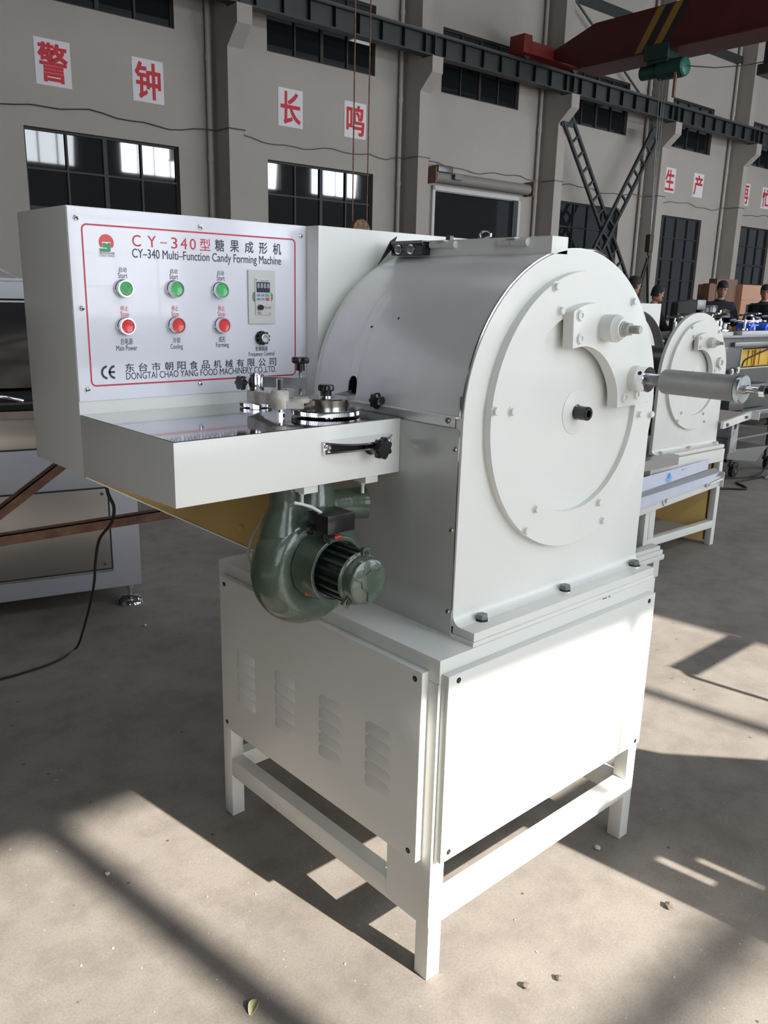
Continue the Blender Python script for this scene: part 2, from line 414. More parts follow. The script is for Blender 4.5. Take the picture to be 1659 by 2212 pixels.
# windows of the far wall: frame, mullions, separate panes
def window(idx, s0, s1, z0, z1, cols, rows, thick_row=None, t=T_FAR+0.12):
    root = B(); w = 0.05
    root.box(s0, s1, t-0.03, t+0.03, z0, z0+w).box(s0, s1, t-0.03, t+0.03, z1-w, z1).box(s0, s0+w, t-0.03, t+0.03, z0+w, z1-w).box(s1-w, s1, t-0.03, t+0.03, z0+w, z1-w)
    fr = hall(root.build('window_%d' % idx, FRAMEM, smooth=0))
    rv = B(); rv.box(s1-0.004, s1-0.001, T_FAR+0.002, t-0.03, z0+0.002, z1-0.002).box(s0+0.002, s1-0.002, T_FAR+0.002, t-0.03, z1-0.004, z1-0.001)
    rv.build('window_reveal', FRAMEB, fr, smooth=0)
    cs = [s0+w+(s1-s0-2*w)*i/cols for i in range(cols+1)]
    for i in range(1, cols):
        mb = B(); h = 0.045 if i == cols//2 else 0.022
        mb.box(cs[i]-h, cs[i]+h, t-0.04, t+0.03, z0+w, z1-w); mb.build('mullion', FRAMEM, fr, smooth=0)
    zs = [z0+w]+list(rows)+[z1-w]
    for j in range(1, len(zs)-1):
        mb = B(); h = 0.05 if j == thick_row else 0.02
        mb.box(s0+w, s1-w, t-0.035, t+0.03, zs[j]-h, zs[j]+h); mb.build('glazing_bar', FRAMEM, fr, smooth=0)
    proto = None
    for i in range(cols):
        for j in range(len(zs)-1):
            pb = B(); pb.box(cs[i], cs[i+1], t+0.006, t+0.012, zs[j], zs[j+1])
            p = pb.build('pane', GLASS, fr, smooth=0)
            p.rotation_euler = (0, 0, 0)
    return fr
n = 1
for a, c in FARW:
    window(n, a, c, *LOWZ, 4, (1.5, 2.3, 3.07, 3.85), 3); n += 1
for a, c in UPW:
    window(n, a, c, *UPZ, 4, (7.85,)); n += 1
# windows of the wall behind the camera: frames and bars whose shadows lie on the floor
for q, s0 in enumerate(FRONT_WIN):
    b = B(); t = T_FRONT-0.12; s1 = s0+3.64
    b.box(s0, s1, t-0.03, t+0.03, 0.9, 0.97).box(s0, s0+0.06, t-0.03, t+0.03, 0.9, 4.86).box(s1-0.06, s1, t-0.03, t+0.03, 0.9, 4.86).box(s0, s1, t-0.03, t+0.03, 4.81, 4.86)
    for sx, h in ((s0+0.66, 0.045), (s0+1.66, 0.022), (s0+2.74, 0.03)):
        b.box(sx-h, sx+h, t-0.03, t+0.03, 0.9, 4.86)
    for z, h in ((3.80, 0.03), (2.8, 0.03), (1.9, 0.03)): b.box(s0, s1, t-0.03, t+0.03, z-h, z+h)
    hall(b.build('window_%d' % n, FRAMEM, smooth=0)); n += 1
    b = B()
    b.box(s0, s1, t-0.03, t+0.03, 7.03, 7.1).box(s0, s1, t-0.03, t+0.03, 8.6, 8.65)
    for i in range(5): b.box(s0+3.54*i/4, s0+3.54*i/4+0.06, t-0.03, t+0.03, 7.1, 8.6)
    hall(b.build('window_%d' % n, FRAMEM, smooth=0)); n += 1

# roller door opening with glazed leaf behind
dr = B(); s0, s1, z0, z1 = DOOR
dr.box(s0, s0+0.1, 18.5, 18.6, 0, z1).box(s1-0.1, s1, 18.5, 18.6, 0, z1).box(s0, s1, 18.5, 18.6, z1-0.12, z1)
door = hall(dr.build('door_1', ALU, smooth=0)); door['label'] = 'light frame around the dark roller door opening'
b = B(); b.box(s0+0.1, s1-0.1, 18.7, 18.74, 0, z1-0.12); b.build('door_leaf', GLASS, door, smooth=0)
for x in (s0+0.12, 18.3, 19.25, 20.2, s1-0.16):
    b = B(); b.box(x-0.03, x+0.03, 18.66, 18.7, 0, 2.72); b.build('door_bar', FRAMEM, door, smooth=0)
b = B(); b.box(s0+0.1, s1-0.1, 18.6, 18.69, 2.72, 3.0); b.build('door_rail', BLACKM, door, smooth=0)
rb = hthing('roller_shutter_box', 'rolled grey shutter on its rusty brackets above the dark door opening', 'shutter')
rb.matrix_world = HALL
b = B(); b.cyl((17.25, 18.38, 4.77), (21.30, 18.38, 4.77), 0.155, n=24); b.build('shutter_roll', DOORGREY, rb)
for x in (17.18, 21.38):
    b = B(); b.box(x-0.03, x+0.03, 18.2, 18.57, 4.58, 5.0); b.build('bracket', RUST, rb, smooth=0)
b = B(); b.box(17.22, 17.80, 18.16, 18.5, 4.88, 5.06, bevel=0.02); b.box(17.82, 18.15, 18.10, 18.22, 4.72, 4.86); b.build('shutter_motor', DSTEEL, rb)

# painted slogan papers on the far wall
for ch, s, nm in (('警', 6.79, 'first of two over the leftmost window'), ('钟', 8.83, 'second of two over the leftmost window'),
                  ('长', 12.54, 'over the second window, left of two'), ('鸣', 14.56, 'crossed by the hanging hoist rope'),
                  ('生', 29.5, 'right of the crossed lattice braces'), ('产', 31.5, 'left of the far right column'),
                  ('再', 35.2, 'just past the far right column'), ('忙', 37.0, 'cut by the right edge of the photo')):
    root = hthing('slogan_paper', 'white slogan paper with red %s, %s' % (ch, nm), 'sign', group='slogan papers on the far wall')
    root.matrix_world = HALL
    b = B(); b.box(s-0.36, s+0.36, T_FAR-0.008, T_FAR-0.001, 5.44, 6.30); b.build('paper', PAPER, root, smooth=0)
    text(ch, s-0.28, s+0.28, 5.52, 6.22, T_FAR-0.009, SIGNRED, root, name='painted_character', embolden=0.020, depth=0.003)

# crane runway girder with stiffeners
rg = hthing('crane_runway', 'dark green crane runway girder with stiffeners running along the far wall', 'girder'); rg.matrix_world = HALL
b = B(); b.box(-14, 46, 17.59, 17.62, 7.52, 8.0); b.build('web', GIRD, rg, smooth=0)
for z0, z1 in ((7.50, 7.54), (7.98, 8.02)):
    b = B(); b.box(-14, 46, 17.47, 17.74, z0, z1); b.build('flange', GIRD, rg, smooth=0)
b = B(); b.box(-14, 46, 17.58, 17.63, 8.02, 8.1); b.build('rail', DSTEEL, rg, smooth=0)
b = B(); b.box(0, 0.012, 17.48, 17.59, 7.54, 7.98); pr = b.build('stiffener', mat('stiffener_dark', (0.006, 0.008, 0.008), 0.6), rg, smooth=0)
pr.location.x = 3.0
x = 3.0
while x < 42:
    x += 0.72; copyof(pr, rg, (x, 0, 0))
for s in COLS:
    b = B(); b.box(s-0.02, s+0.4, 17.44, 17.8, 7.49, 7.51); b.box(s+0.1, s+0.14, 17.45, 17.6, 7.52, 8.0); b.build('bearing_plate', GIRD, rg, smooth=0)

# overhead crane
cr = hthing('overhead_crane', 'red bridge crane girder with yellow and black stripes spanning to the far wall', 'crane'); cr.matrix_world = HALL
b = B()
b.prism([(17.3, 8.2), (17.3, 8.42), (15.9, 8.86), (-4.2, 8.86), (-4.2, 7.72), (16.2, 7.74)], 'x', 20.8, 21.3, bevel=0.01)
b.build('bridge_girder', REDP, cr, smooth=0)
b = B(); b.box(20.5, 21.6, -4.0, 16.3, 7.70, 7.74); b.build('bottom_flange', REDP, cr, smooth=0)
b = B(); b.box(19.6, 22.4, 17.3, 17.75, 8.16, 8.5, bevel=0.03); b.box(19.45, 19.8, 17.25, 17.8, 8.14, 8.62, bevel=0.03); b.build('end_truck', REDB, cr)
for x in (19.9, 22.1):
    b = B(); b.cyl((x, 17.5, 8.24), (x, 17.72, 8.24), 0.16, n=20); b.build('wheel', DSTEEL, cr)
for i, t in enumerate((13.95, 13.45)):
    b = B(); b.prism([(t, 8.84), (t-0.22, 8.84), (t+0.43, 7.76), (t+0.65, 7.76)], 'x', 20.792, 20.80); b.build('warning_stripe', HAZY, cr, smooth=0)
    b = B(); b.prism([(t-0.23, 8.84), (t-0.42, 8.84), (t+0.23, 7.76), (t+0.42, 7.76)], 'x', 20.792, 20.80); b.build('warning_stripe', BLACKM, cr, smooth=0)

ho = hthing('electric_hoist', 'green electric wire rope hoist hanging under the red crane girder', 'hoist'); ho.matrix_world = HALL
sx = 20.75
b = B(); b.lathe([(0.12,0),(0.17,0.03),(0.17,0.55),(0.24,0.57),(0.24,1.2),(0.22,1.26),(0.12,1.29)], (sx, 14.25, 7.3), (0, -1, -0.02), 24); b.build('hoist_drum', TEAL, ho)
b = B(); b.lathe([(0.15,0),(0.235,0.005),(0.20,0.05),(0.1,0.07)], (sx, 12.98, 7.28), (0, -1, 0), 24); b.build('drum_cap', mat('hoist_cap', (0.012, 0.10, 0.07), 0.35), ho)
b = B(); b.box(sx-0.25, sx+0.25, 13.35, 13.95, 7.42, 7.72, bevel=0.03); b.box(sx-0.32, sx-0.26, 13.3, 14.0, 7.5, 7.86, bevel=0.01); b.build('trolley', mat('hoist_trolley', (0.005, 0.026, 0.021), 0.45), ho)
b = B(); b.box(sx-0.2, sx-0.14, 13.08, 13.14, 6.55, 7.15); b.build('pendant', RUST, ho)
for dx in (-0.1, 0.05, 0.2):
    b = B(); b.cyl((sx+dx, 13.6, 7.15), (sx+0.02, 13.5, 3.2), 0.011, n=6); b.build('rope', DSTEEL, ho)
b = B(); b.box(sx-0.09, sx+0.11, 13.42, 13.58, 2.78, 3.25, bevel=0.05); b.tube([(sx, 13.5, 2.8), (sx, 13.5, 2.72), (sx+0.07, 13.5, 2.68), (sx+0.07, 13.5, 2.62), (sx, 13.5, 2.58), (sx-0.06, 13.5, 2.62)], 0.03)
b.build('hook_block', mat('hook_dark', (0.04, 0.025, 0.015), 0.6), ho)
for dx, dt in ((-0.62, 0.1), (-0.2, 0.2), (0.36, 0.0)):
    b = B(); b.bar((sx, 13.5, 2.60), (sx+dx, 13.5+dt, 0.75), 0.05, 0.05); b.build('sling', BLACKM, ho, smooth=0)
b = B(); b.box(sx-0.8, sx+0.55, 13.3, 13.8, 0.0, 0.76, bevel=0.02); b.build('lifted_load', DSTEEL, ho)
b = B(); b.tube([(sx, 12.9, 7.28), (sx+0.8, 12.6, 7.32), (sx+1.8, 12.3, 7.5), (sx+2.7, 12.1, 7.75)], 0.014, 6); b.build('feed_cable', BLACKM, ho)

c2 = hthing('second_crane', 'dark green crane girder at the top right behind the red crane', 'crane'); c2.matrix_world = HALL
b = B(); b.box(23.2, 23.9, -4.0, 12.2, 7.62, 8.2, bevel=0.02); b.build('bridge_girder', GIRD, c2, smooth=0)
b = B(); b.box(23.1, 24.0, 11.4, 12.3, 7.35, 7.62, bevel=0.02); b.build('trolley', DSTEEL, c2, smooth=0)
b = B(); b.box(23.3, 23.5, 11.0, 12.0, 8.2, 8.55, bevel=0.02); b.build('cable_reel', DSTEEL, c2, smooth=0)

# hook with two ropes hanging in front of the second window
hk = hthing('crane_hook', 'orange and black crane hook block on two thin ropes before the second window', 'hook'); hk.matrix_world = HALL
for x, z1 in ((7.03, 2.42), (7.27, 2.42)):
    b = B(); b.cyl((x, 9.0, z1), (x+0.01, 9.0, 8.6), 0.009, n=6); b.build('rope', RUST, hk)
b = B(); b.lathe([(0.06, -0.05), (0.14, -0.045), (0.14, 0.045), (0.06, 0.05)], (7.15, 9.0, 2.32), (0, 1, 0), 24); b.build('sheave', mat('hook_orange', (0.26, 0.12, 0.03), 0.6, noise=(20, 0.15, (0.04, 0.03, 0.03))), hk)
b = B(); b.tube([(7.15,9,2.2),(7.15,9,2.08),(7.22,9,2.0),(7.2,9,1.92),(7.12,9,1.9),(7.07,9,1.96)], 0.02); b.build('hook', DSTEEL, hk)
b = B(); b.box(6.2, 8.2, 8.7, 9.3, 8.6, 8.9, bevel=0.02); b.build('hoist_trolley', TEAL, hk)
c3 = hthing('third_crane', 'red crane girder over the hanging hook, above the photo edge', 'crane'); c3.matrix_world = HALL
b = B(); b.box(6.9, 7.4, -4.2, 17.3, 8.9, 9.8); b.build('bridge_girder', REDP, c3, smooth=0)
b = B(); b.box(6.2, 8.1, 17.3, 17.75, 8.16, 9.2); b.build('end_truck', REDB, c3, smooth=0)

# lattice cross braces between two columns
def lattice(a, c, w=0.42, rungs=9):
    rt = hthing('lattice_brace', '', 'brace', group='crossed lattice braces between the columns'); rt.matrix_world = HALL
    a = Vector(a); c = Vector(c); d = (c-a).normalized(); sd = Vector((d.z, 0, -d.x))*w/2
    for sgn in (-1, 1):
        b = B(); b.bar(a+sd*sgn, c+sd*sgn, 0.09, 0.09, up=(0, 1, 0)); b.build('chord', GIRD, rt, smooth=0)
    for i in range(rungs+1):
        p = a + (c-a)*(i+0.4)/(rungs+0.8)
        b = B(); b.bar(p-sd, p+sd, 0.06, 0.07, up=(0, 1, 0)); b.build('rung', GIRD, rt, smooth=0)
    b = B(); e = a + d*0.05; b.box(e.x-0.28, e.x+0.28, e.y-0.02, e.y+0.02, e.z-0.2, e.z+0.25); b.build('gusset_plate', GIRD, rt, smooth=0)
    return rt
l = lattice((22.25, 17.80, 6.9), (27.35, 17.80, 0.5), rungs=15); l['label'] = 'dark lattice brace on the far wall leaning down to the right'
l = lattice((26.95, 17.68, 7.1), (22.4, 17.68, 0.5), rungs=15); l['label'] = 'dark lattice brace on the far wall leaning down to the left'
# thin rod braces high up
for (p, q) in (((22.45, 10.6), (27.6, 7.85)),):
    b = B(); b.cyl(hw(p[0], 18.3, p[1]), hw(q[0], 18.3, q[1]), 0.035, n=8)
    tag(b.build('tie_rod', GIRD), 'thin dark tie rod crossing the wall above the crane runway', 'rod')
# cable strung along the wall
pts = []; s_ = 0.5
def cz_(q): return 5.03 + 0.05*math.sin(q*1.9) + 0.03*math.sin(q*5.1+1) + (0.08 if q > 15 else 0.0)
while s_ < 38:
    c_ = next((c for c in COLS if c-0.35 < s_ < c+0.6), None)
    if c_ is None: pts.append((s_, T_FAR-0.03, cz_(s_))); s_ += 0.3
    else:
        for q, t_ in ((-0.30, 18.40), (-0.03, 18.35), (-0.03, 17.83), (0.19, 17.83), (0.41, 17.83), (0.41, 18.50), (0.55, 18.55)): pts.append((c_+q, t_, cz_(c_)))
        s_ = c_ + 0.75
b = B(); b.tube(pts, 0.012, 5); w = b.build('strung_cable', DSTEEL); w.matrix_world = HALL
tag(w, 'thin sagging cable strung along the far wall below the slogan papers', 'cable')

# ================================================================== the forming machine
CX0, CZ0, PR = 0.477, 1.27, 0.366     # crown of the face plate
DX, DZ = 0.497, 1.27                  # shaft axis
def louver_mesh(w=0.088, h=0.029, n=0.0042):
    b = B(); V = b.bm.verts.new
    e = 0.010
    a = [V((0, 0, h*0.72)), V((e*1.3, 0, h)), (V((w-e*1.3, 0, h))), V((w, 0, h*0.72)), V((w, 0, 0)), V((0, 0, 0))]
    l0, l1 = V((e, -n, 0)), V((w-e, -n, 0)); m0, m1 = V((e*1.2, -n*0.8, h*0.45)), V((w-e*1.2, -n*0.8, h*0.45))
    b.face((a[1], a[2], m1, m0)); b.face((m0, m1, l1, l0)); b.face((a[0], a[1], m0)); b.face((a[5], a[0], m0, l0))
    b.face((a[2], a[3], m1)); b.face((a[3], a[4], l1, m1)); b.face((a[5], l0, l1, a[4]))
    bmesh.ops.recalc_face_normals(b.bm, faces=b.bm.faces[:])
    for f in b.bm.faces:
        if f.normal.y > 0: f.normal_flip()
    return b
def star_knob(b, c, d, r=0.019, h=0.016, lobes=7, stem=0.012, stem_r=0.010):
    """lobed plastic knob: stem first, then the lobed head"""
    c = Vector(c); u, v, d = frame_of(d)
    if stem: b.cyl(c, c+d*stem, stem_r, n=16)
    o = c + d*stem; n = lobes*6; prev = None
    for rr, hh in ((0.86, 0), (1.0, 0.18), (1.0, 0.8), (0.86, 1.0), (0.3, 1.04)):
        rg = []
        for i in range(n):
            a = 2*PI*i/n; q = r*rr*(1 + (0.13*math.cos(a*lobes) if rr > 0.5 else 0))
            rg.append(b.bm.verts.new(o + d*h*hh + u*q*math.cos(a) + v*q*math.sin(a)))
        if prev:
            for i in range(n): b.face((prev[i], prev[(i+1)%n], rg[(i+1)%n], rg[i]))
        else: b.face(rg[::-1])
        prev = rg
    b.face(prev)
    return b
def socket_screw(parent, c, d, r=0.011, mt=None, name='socket_screw'):
    c = Vector(c); d = Vector(d).normalized(); b = B()
    b.lathe([(r*1.25, 0), (r*1.25, 0.001), (r, 0.0012), (r, 0.004), (r*0.9, 0.005), (r*0.52, 0.005), (r*0.5, 0.002)], c, d, 24)
    return b.build(name, mt or WHITE, parent)
def pan_screw(parent, c, d, r=0.006, m=CHROME, name='screw'):
    c = Vector(c); u, v, d = frame_of(d); b = B()
    b.lathe([(r, 0), (r, r*0.2), (r*0.8, r*0.55), (r*0.35, r*0.72), (0.0001, r*0.75)], c, d, 16)
    b.mi = 1
    for p, q in ((u, v), (v, u)):
        o = c + d*r*0.66; P = [o-p*r*0.5-q*r*0.11, o+p*r*0.5-q*r*0.11, o+p*r*0.5+q*r*0.11, o-p*r*0.5+q*r*0.11]
        b.hexa(P + [x + d*r*0.12 for x in P])
    return b.build(name, [m, BLACKM], parent)

def face_unit(root, W, dz=0.0, dusty=False):
    """plate, disc, ring bolts, bracket and bosses facing -Y"""
    prof = [(0.109, 0.826), (0.845, 0.826)] + arc(CX0+0.002, CZ0, PR, 0, 180, 48)
    b = B(); b.prism([(x, z) for x, z in prof], 'y', 0.0703, 0.0905, bevel=0.0015); fp = b.build('face_plate', W, root)
    b = B(); rf = 0.022
    fil = [(0.0703, 0.829+rf)] + [(0.0703-rf+rf*math.cos(R(a)), 0.829+rf-rf*math.sin(R(a))) for a in range(10, 90, 16)] + [(0.0703-rf, 0.829), (0.0703, 0.829)]
    b.prism([(y, z) for y, z in fil], 'x', 0.1098, 0.845); b.build('weld_fillet', W, root, smooth=50)
    b = B(); b.box(0.1098, 0.8385, 0.0071, 0.0703, 0.8097, 0.829, bevel=0.001); b.build('base_flange', W, root)
    for x in (0.181, 0.491, 0.805):
        b = B(); c = Vector((x, 0.048, 0.829)); b.lathe([(0.0165, 0), (0.0165, 0.002)], c, (0,0,1), 24)
        b.mi = 1; b.lathe([(0.0135, 0.002), (0.0135, 0.005)], c, (0,0,1), 24); b.mi = 2; b.lathe([(0.0138, 0.005), (0.0138, 0.0135), (0.012, 0.0155)], c, (0,0,1), 6, ph=0.2)
        b.build('flange_bolt', [CHROME if not dusty else W, BLACKM if not dusty else W, MGREY if not dusty else W], root)
    # big disc with its recess
    R1, R2 = 0.321, 0.236
    ring = [(DX+R1*math.cos(2*PI*i/96), DZ+R1*math.sin(2*PI*i/96)) for i in range(96)]
    hole = [(DX+R2*math.cos(2*PI*i/80), DZ+R2*math.sin(2*PI*i/80)) for i in range(80)]
    b = B(); b.prism(ring, 'y', 0.0503, 0.0705, hole=hole); dc = b.build('disc_ring', W, root, smooth=25)
    b = B(); b.prism([(DX+0.237*math.cos(2*PI*i/80), DZ+0.237*math.sin(2*PI*i/80)) for i in range(80)], 'y', 0.0640, 0.0700); b.build('disc_floor', W, root, smooth=25)
    proto = None
    for rr in (0.313, 0.257):
        for k in range(6):
            a = R(-5+60*k); o_ = (DX+rr*math.cos(a), DZ+rr*math.sin(a))
            yb = 0.0503
            if proto is None:
                b = B(); b.hexbolt((0, 0, 0), (0, -1, 0), 0.0088, 0.008); proto = b.build('ring_bolt', W, root)
                proto.location = (o_[0], yb, o_[1])
            else: copyof(proto, root, (o_[0], yb, o_[1]), (0, random.uniform(0, 1), 0))
    b = B(); b.lathe([(0.053, 0), (0.053, 0.0015), (0.0515, 0.002)], (DX, 0.064, DZ), (0,-1,0), 48); hub = b.build('shaft_collar', W, root)
    if not dusty:
        b = B(); b.lathe([(0.019, 0), (0.019, 0.002)], (DX, 0.062, DZ), (0,-1,0), 24, ph=0)
        b.mi = 1; b.lathe([(0.0165, 0.002), (0.0165, 0.033), (0.0150, 0.035), (0.0085, 0.035), (0.0080, 0.024)], (DX, 0.062, DZ), (0,-1,0), 24); b.build('shaft_bolt', [CHROME, BLACKP], hub)
    # bracket: annular sector with two lugs
    ro, ri = 0.252, 0.146
    def pol(r, a): return (DX+r*math.cos(R(a)), DZ+r*math.sin(R(a)))
    out = [pol(ro, a) for a in [3+ (112-3)*i/28 for i in range(29)]]
    lug = [(0.4, 1.50), (0.406, 1.421), (0.455, 1.428)]
    inn = [(0.430,1.4255),(0.46,1.428),(0.487,1.4225),(0.514,1.411),(0.532,1.4005),(0.548,1.389),(0.562,1.376),(0.575,1.361),(0.586,1.346),(0.595,1.330),(0.601,1.313)]
    lug2 = [(0.6045, 1.297), (0.6045, 1.277), (0.705, 1.279)]
    b = B(); b.prism(out + lug[:2] + inn + lug2, 'y', 0.022, 0.0503, bevel=0.0012); br = b.build('bracket', W, root)
    for x, z in ((0.424, 1.494), (0.430, 1.444), (0.632, 1.300), (0.687, 1.305)): socket_screw(br, (x, 0.022, z), (0,-1,0), 0.0115, W)
    b = B(); b.lathe([(0.031, 0), (0.031, 0.032), (0.029, 0.034), (0.022, 0.046), (0.018, 0.047)], (0.527, 0.022, 1.466), (0,-1,0), 32); bs = b.build('upper_boss', W, br)
    W3 = mat('painted_thread', (0.50, 0.50, 0.47), 0.45)
    b = B(); b.lathe([(0.018, 0), (0.018, 0.003), (0.016, 0.004), (0.016, 0.007)], (0.527, -0.025, 1.466), (0,-1,0), 24)
    b.lathe([(0.0155, 0), (0.0155, 0.010), (0.0135, 0.012)], (0.527, -0.032, 1.466), (0,-1,0), 6)
    pf = []; 
    for i in range(13): pf += [(0.0095, 0.012+i*0.0018), (0.0078, 0.0129+i*0.0018)]
    b.lathe(pf + [(0.0085, 0.0365), (0.0001, 0.0368)], (0.527, -0.032, 1.466), (0,-1,0), 18); b.build('adjusting_stud', W3, br, smooth=25)
    b = B(); b.lathe([(0.0315, 0), (0.0315, 0.017), (0.030, 0.0185), (0.016, 0.0185), (0.0155, 0.008)], (0.668, 0.022, 1.345), (0,-1,0), 32); b.build('lower_boss', W, br)
    return fp

def stand_panel_x(root, m, W):
    """louvred panel on the -X side"""
    b = B(); b.box(-0.021, 0.0, 0.030, 0.828, 0.308, 0.768, bevel=0.003); p = b.build('louvred_panel', W, root)
    lm = None
    for i, y0 in enumerate((0.115, 0.288, 0.475, 0.655)):
        for j in range(5):
            z = 0.427 + 0.0335*j - 0.003*i
            if lm is None:
                lm = louver_mesh().build('louver', [W, BLACKM], p, smooth=20, recalc=False); lm.location = (-0.0212, y0+0.09, z); lm.rotation_euler = (0, 0, -PI/2)
            else: copyof(lm, p, (-0.0212, y0+0.09, z), (0, 0, -PI/2))
    for y, z in ((0.051, 0.748), (0.054, 0.328), (0.803, 0.748), (0.806, 0.329)):
        b = B(); b.lathe([(0.0065, 0), (0.0065, 0.0006), (0.005, 0.001)], (-0.021, y, z), (-1,0,0), 16); b.mi = 1; b.lathe([(0.003, 0.001), (0.003, 0.0014)], (-0.021, y, z), (-1,0,0), 8)
        b.build('panel_screw', [BLACKM, DSTEEL], p)
    return p
def stand_panel_y(root, W):
    b = B(); b.box(0.006, 0.812, -0.021, 0.0, 0.321, 0.770, bevel=0.003); p = b.build('louvred_panel', W, root)
    lm = None
    for i, x0 in enumerate((0.102, 0.286, 0.471, 0.641)):
        for j in range(5):
            z = 0.434 + 0.0336*j - 0.003*i
            if lm is None:
                lm = louver_mesh().build('louver', [W, BLACKM], p, smooth=20, recalc=False); lm.location = (x0, -0.0212, z)
            else: copyof(lm, p, (x0, -0.0212, z))
    for x, z in ((0.036, 0.754), (0.031, 0.342), (0.782, 0.753), (0.789, 0.334)):
        b = B(); b.lathe([(0.0065, 0), (0.0065, 0.0006), (0.005, 0.001)], (x, -0.021, z), (0,-1,0), 16); b.mi = 1; b.lathe([(0.003, 0.001), (0.003, 0.0014)], (x, -0.021, z), (0,-1,0), 8)
        b.build('panel_screw', [BLACKM, DSTEEL], p)
    return p

M1 = thing('candy_forming_machine', 'large off-white candy forming machine with control panel, domed cover and round disc, nearest the camera', 'machine')
W_, D_, H_, LG = 0.8385, 0.863, 0.80, 0.0415
# stand
for x, y in ((0, 0), (W_-LG, 0), (0, D_-LG), (W_-LG, D_-LG)):
    b = B(); b.box(x, x+LG, y, y+LG, 0, 0.745, bevel=0.0025); b.build('leg', WHITE, M1)
b = B(); b.box(0, W_, 0, D_, 0.745, H_, bevel=0.0006); b.build('stand_top', WHITE, M1)
b = B(); b.box(0.105, W_, 0.004, D_-0.004, H_-0.001, 0.8096, bevel=0.002); b.build('raised_pad', WHITE, M1)
for nm, a in (('front_rail', (LG, W_-LG, 0.0, 0.04)), ('back_rail', (LG, W_-LG, D_-0.04, D_))):
    b = B(); b.box(*a, 0.142, 0.196, bevel=0.002); b.build('rail', WHITE, M1)
for a in ((0.0, 0.04), (W_-0.04, W_)):
    b = B(); b.box(*a, LG, D_-LG, 0.138, 0.192, bevel=0.002); b.build('rail', WHITE, M1)
b = B(); b.box(-0.0015, 0.003, 0.001, 0.142, 0.146, 0.745); b.build('corner_gusset', WHITE, M1, smooth=0)
b = B(); b.box(0.004, 0.008, LG, D_-LG, 0.30, 0.745); b.box(LG, W_-LG, 0.004, 0.008, 0.30, 0.745); b.build('inner_skirt', WHITE, M1, smooth=0)
b = B(); b.box(W_-0.008, W_-0.004, LG, D_-LG, 0.25, 0.745); b.box(LG, W_-LG, D_-0.008, D_-0.004, 0.30, 0.745); b.build('inner_skirt', WHITE, M1, smooth=0)
stand_panel_x(M1, None, WHITE); stand_panel_y(M1, WHITE)
face_unit(M1, WHITE)
# paint chips on the joint under the flange
CHIP = mat('primer_chip', (0.30, 0.08, 0.06), 0.7)
for x, l in ((0.585, 0.022), (0.612, 0.010)):
    b = B(); b.prism([(x, 0.7995), (x+l*0.3, 0.7955), (x+l*0.6, 0.797), (x+l*0.85, 0.795), (x+l, 0.7995)], 'y', -0.0004, 0.001); b.build('paint_chip', CHIP, M1, smooth=0)

# rear plate, solid black block for the unlit inside, lower side sheet
b = B(); b.prism([(0.112, 0.8095), (0.842, 0.8095)] + arc(CX0, CZ0, PR-0.002, 0, 180, 40), 'y', 0.556, 0.575); b.build('rear_plate', WHITE, M1)
b = B(); b.prism([(0.125, 0.8096), (0.830, 0.8096)] + arc(CX0, CZ0, PR-0.02, 0, 180, 40), 'y', 0.091, 0.5555); b.build('drum_interior', BLACKM, M1, smooth=0)
b = B(); b.box(0.1045, 0.108, 0.0725, 0.553, 0.803, 1.262, bevel=0.0008); sp = b.build('side_sheet', mat('satin_side_sheet', (0.55, 0.56, 0.545), 0.30, metal=0.25, noise=(4, 0.2, (0.48, 0.49, 0.475))), M1)
for y, z in ((0.082, 1.219), (0.082, 1.044), (0.082, 0.858)): pan_screw(sp, (0.1045, y, z), (-1,0,0), 0.0055, BRASS)
b = B(); b.box(0.1045, 0.106, 0.0706, 0.0725, 0.803, 1.262); b.build('sheet_edge', CHROME, sp, smooth=0)
b = B(); b.box(0.110, 0.124, 0.0915, 0.5555, 1.24, 1.300); lg = b.build('ledge', STEEL, M1, smooth=0)
pan_screw(lg, (0.110, 0.112, 1.276), (-1,0,0), 0.0065, BRASS)
# domed cover with the chute slot
def dome():
    b = B(); ys = [0.074 + (0.553-0.074)*i/40 for i in range(41)]
    sl0, sl1, ztop = 0.410, 0.441, 1.342
    ys = sorted(set([round(y, 4) for y in ys if not (sl0-0.004 < y < sl1+0.004)] + [sl0-0.0001, sl1+0.0001] + [sl0 + (sl1-sl0)*i/10 for i in range(11)]))
    ro = PR+0.003; zb = 1.287; a_low = 180 - math.degrees(math.asin((zb-CZ0)/ro)); a_hi = 101
    rr = (sl1-sl0)/2
    def low(y):
        if sl0 <= y <= sl1:
            z = ztop - rr*1.0 + math.sqrt(max(0, rr*rr-(y-(sl0+sl1)/2)**2))*1.0
            return 180 - math.degrees(math.asin((z-CZ0)/ro))
        return a_low
    n = 40; cols = []
    for y in ys:
        lo = low(y); cols.append([(CX0+ro*math.cos(R(lo+(a_hi-lo)*i/n)), y, CZ0+ro*math.sin(R(lo+(a_hi-lo)*i/n))) for i in range(n+1)])
    V = [[b.bm.verts.new(p) for p in c] for c in cols]
    for i in range(len(V)-1):
        for j in range(n): b.face((V[i][j], V[i][j+1], V[i+1][j+1], V[i+1][j]))
    bmesh.ops.recalc_face_normals(b.bm, faces=b.bm.faces[:])
    r = bmesh.ops.solidify(b.bm, geom=b.bm.faces[:], thickness=0.003)
    return b
dm = dome().build('domed_cover', GREYCOVER, M1, smooth=40)
b = B(); b.box(0.092, 0.1065, 0.074, 0.409, 1.2855, 1.2875); b.box(0.092, 0.1065, 0.442, 0.553, 1.2855, 1.2875); b.build('cover_lip', WHITE, dm, smooth=0)
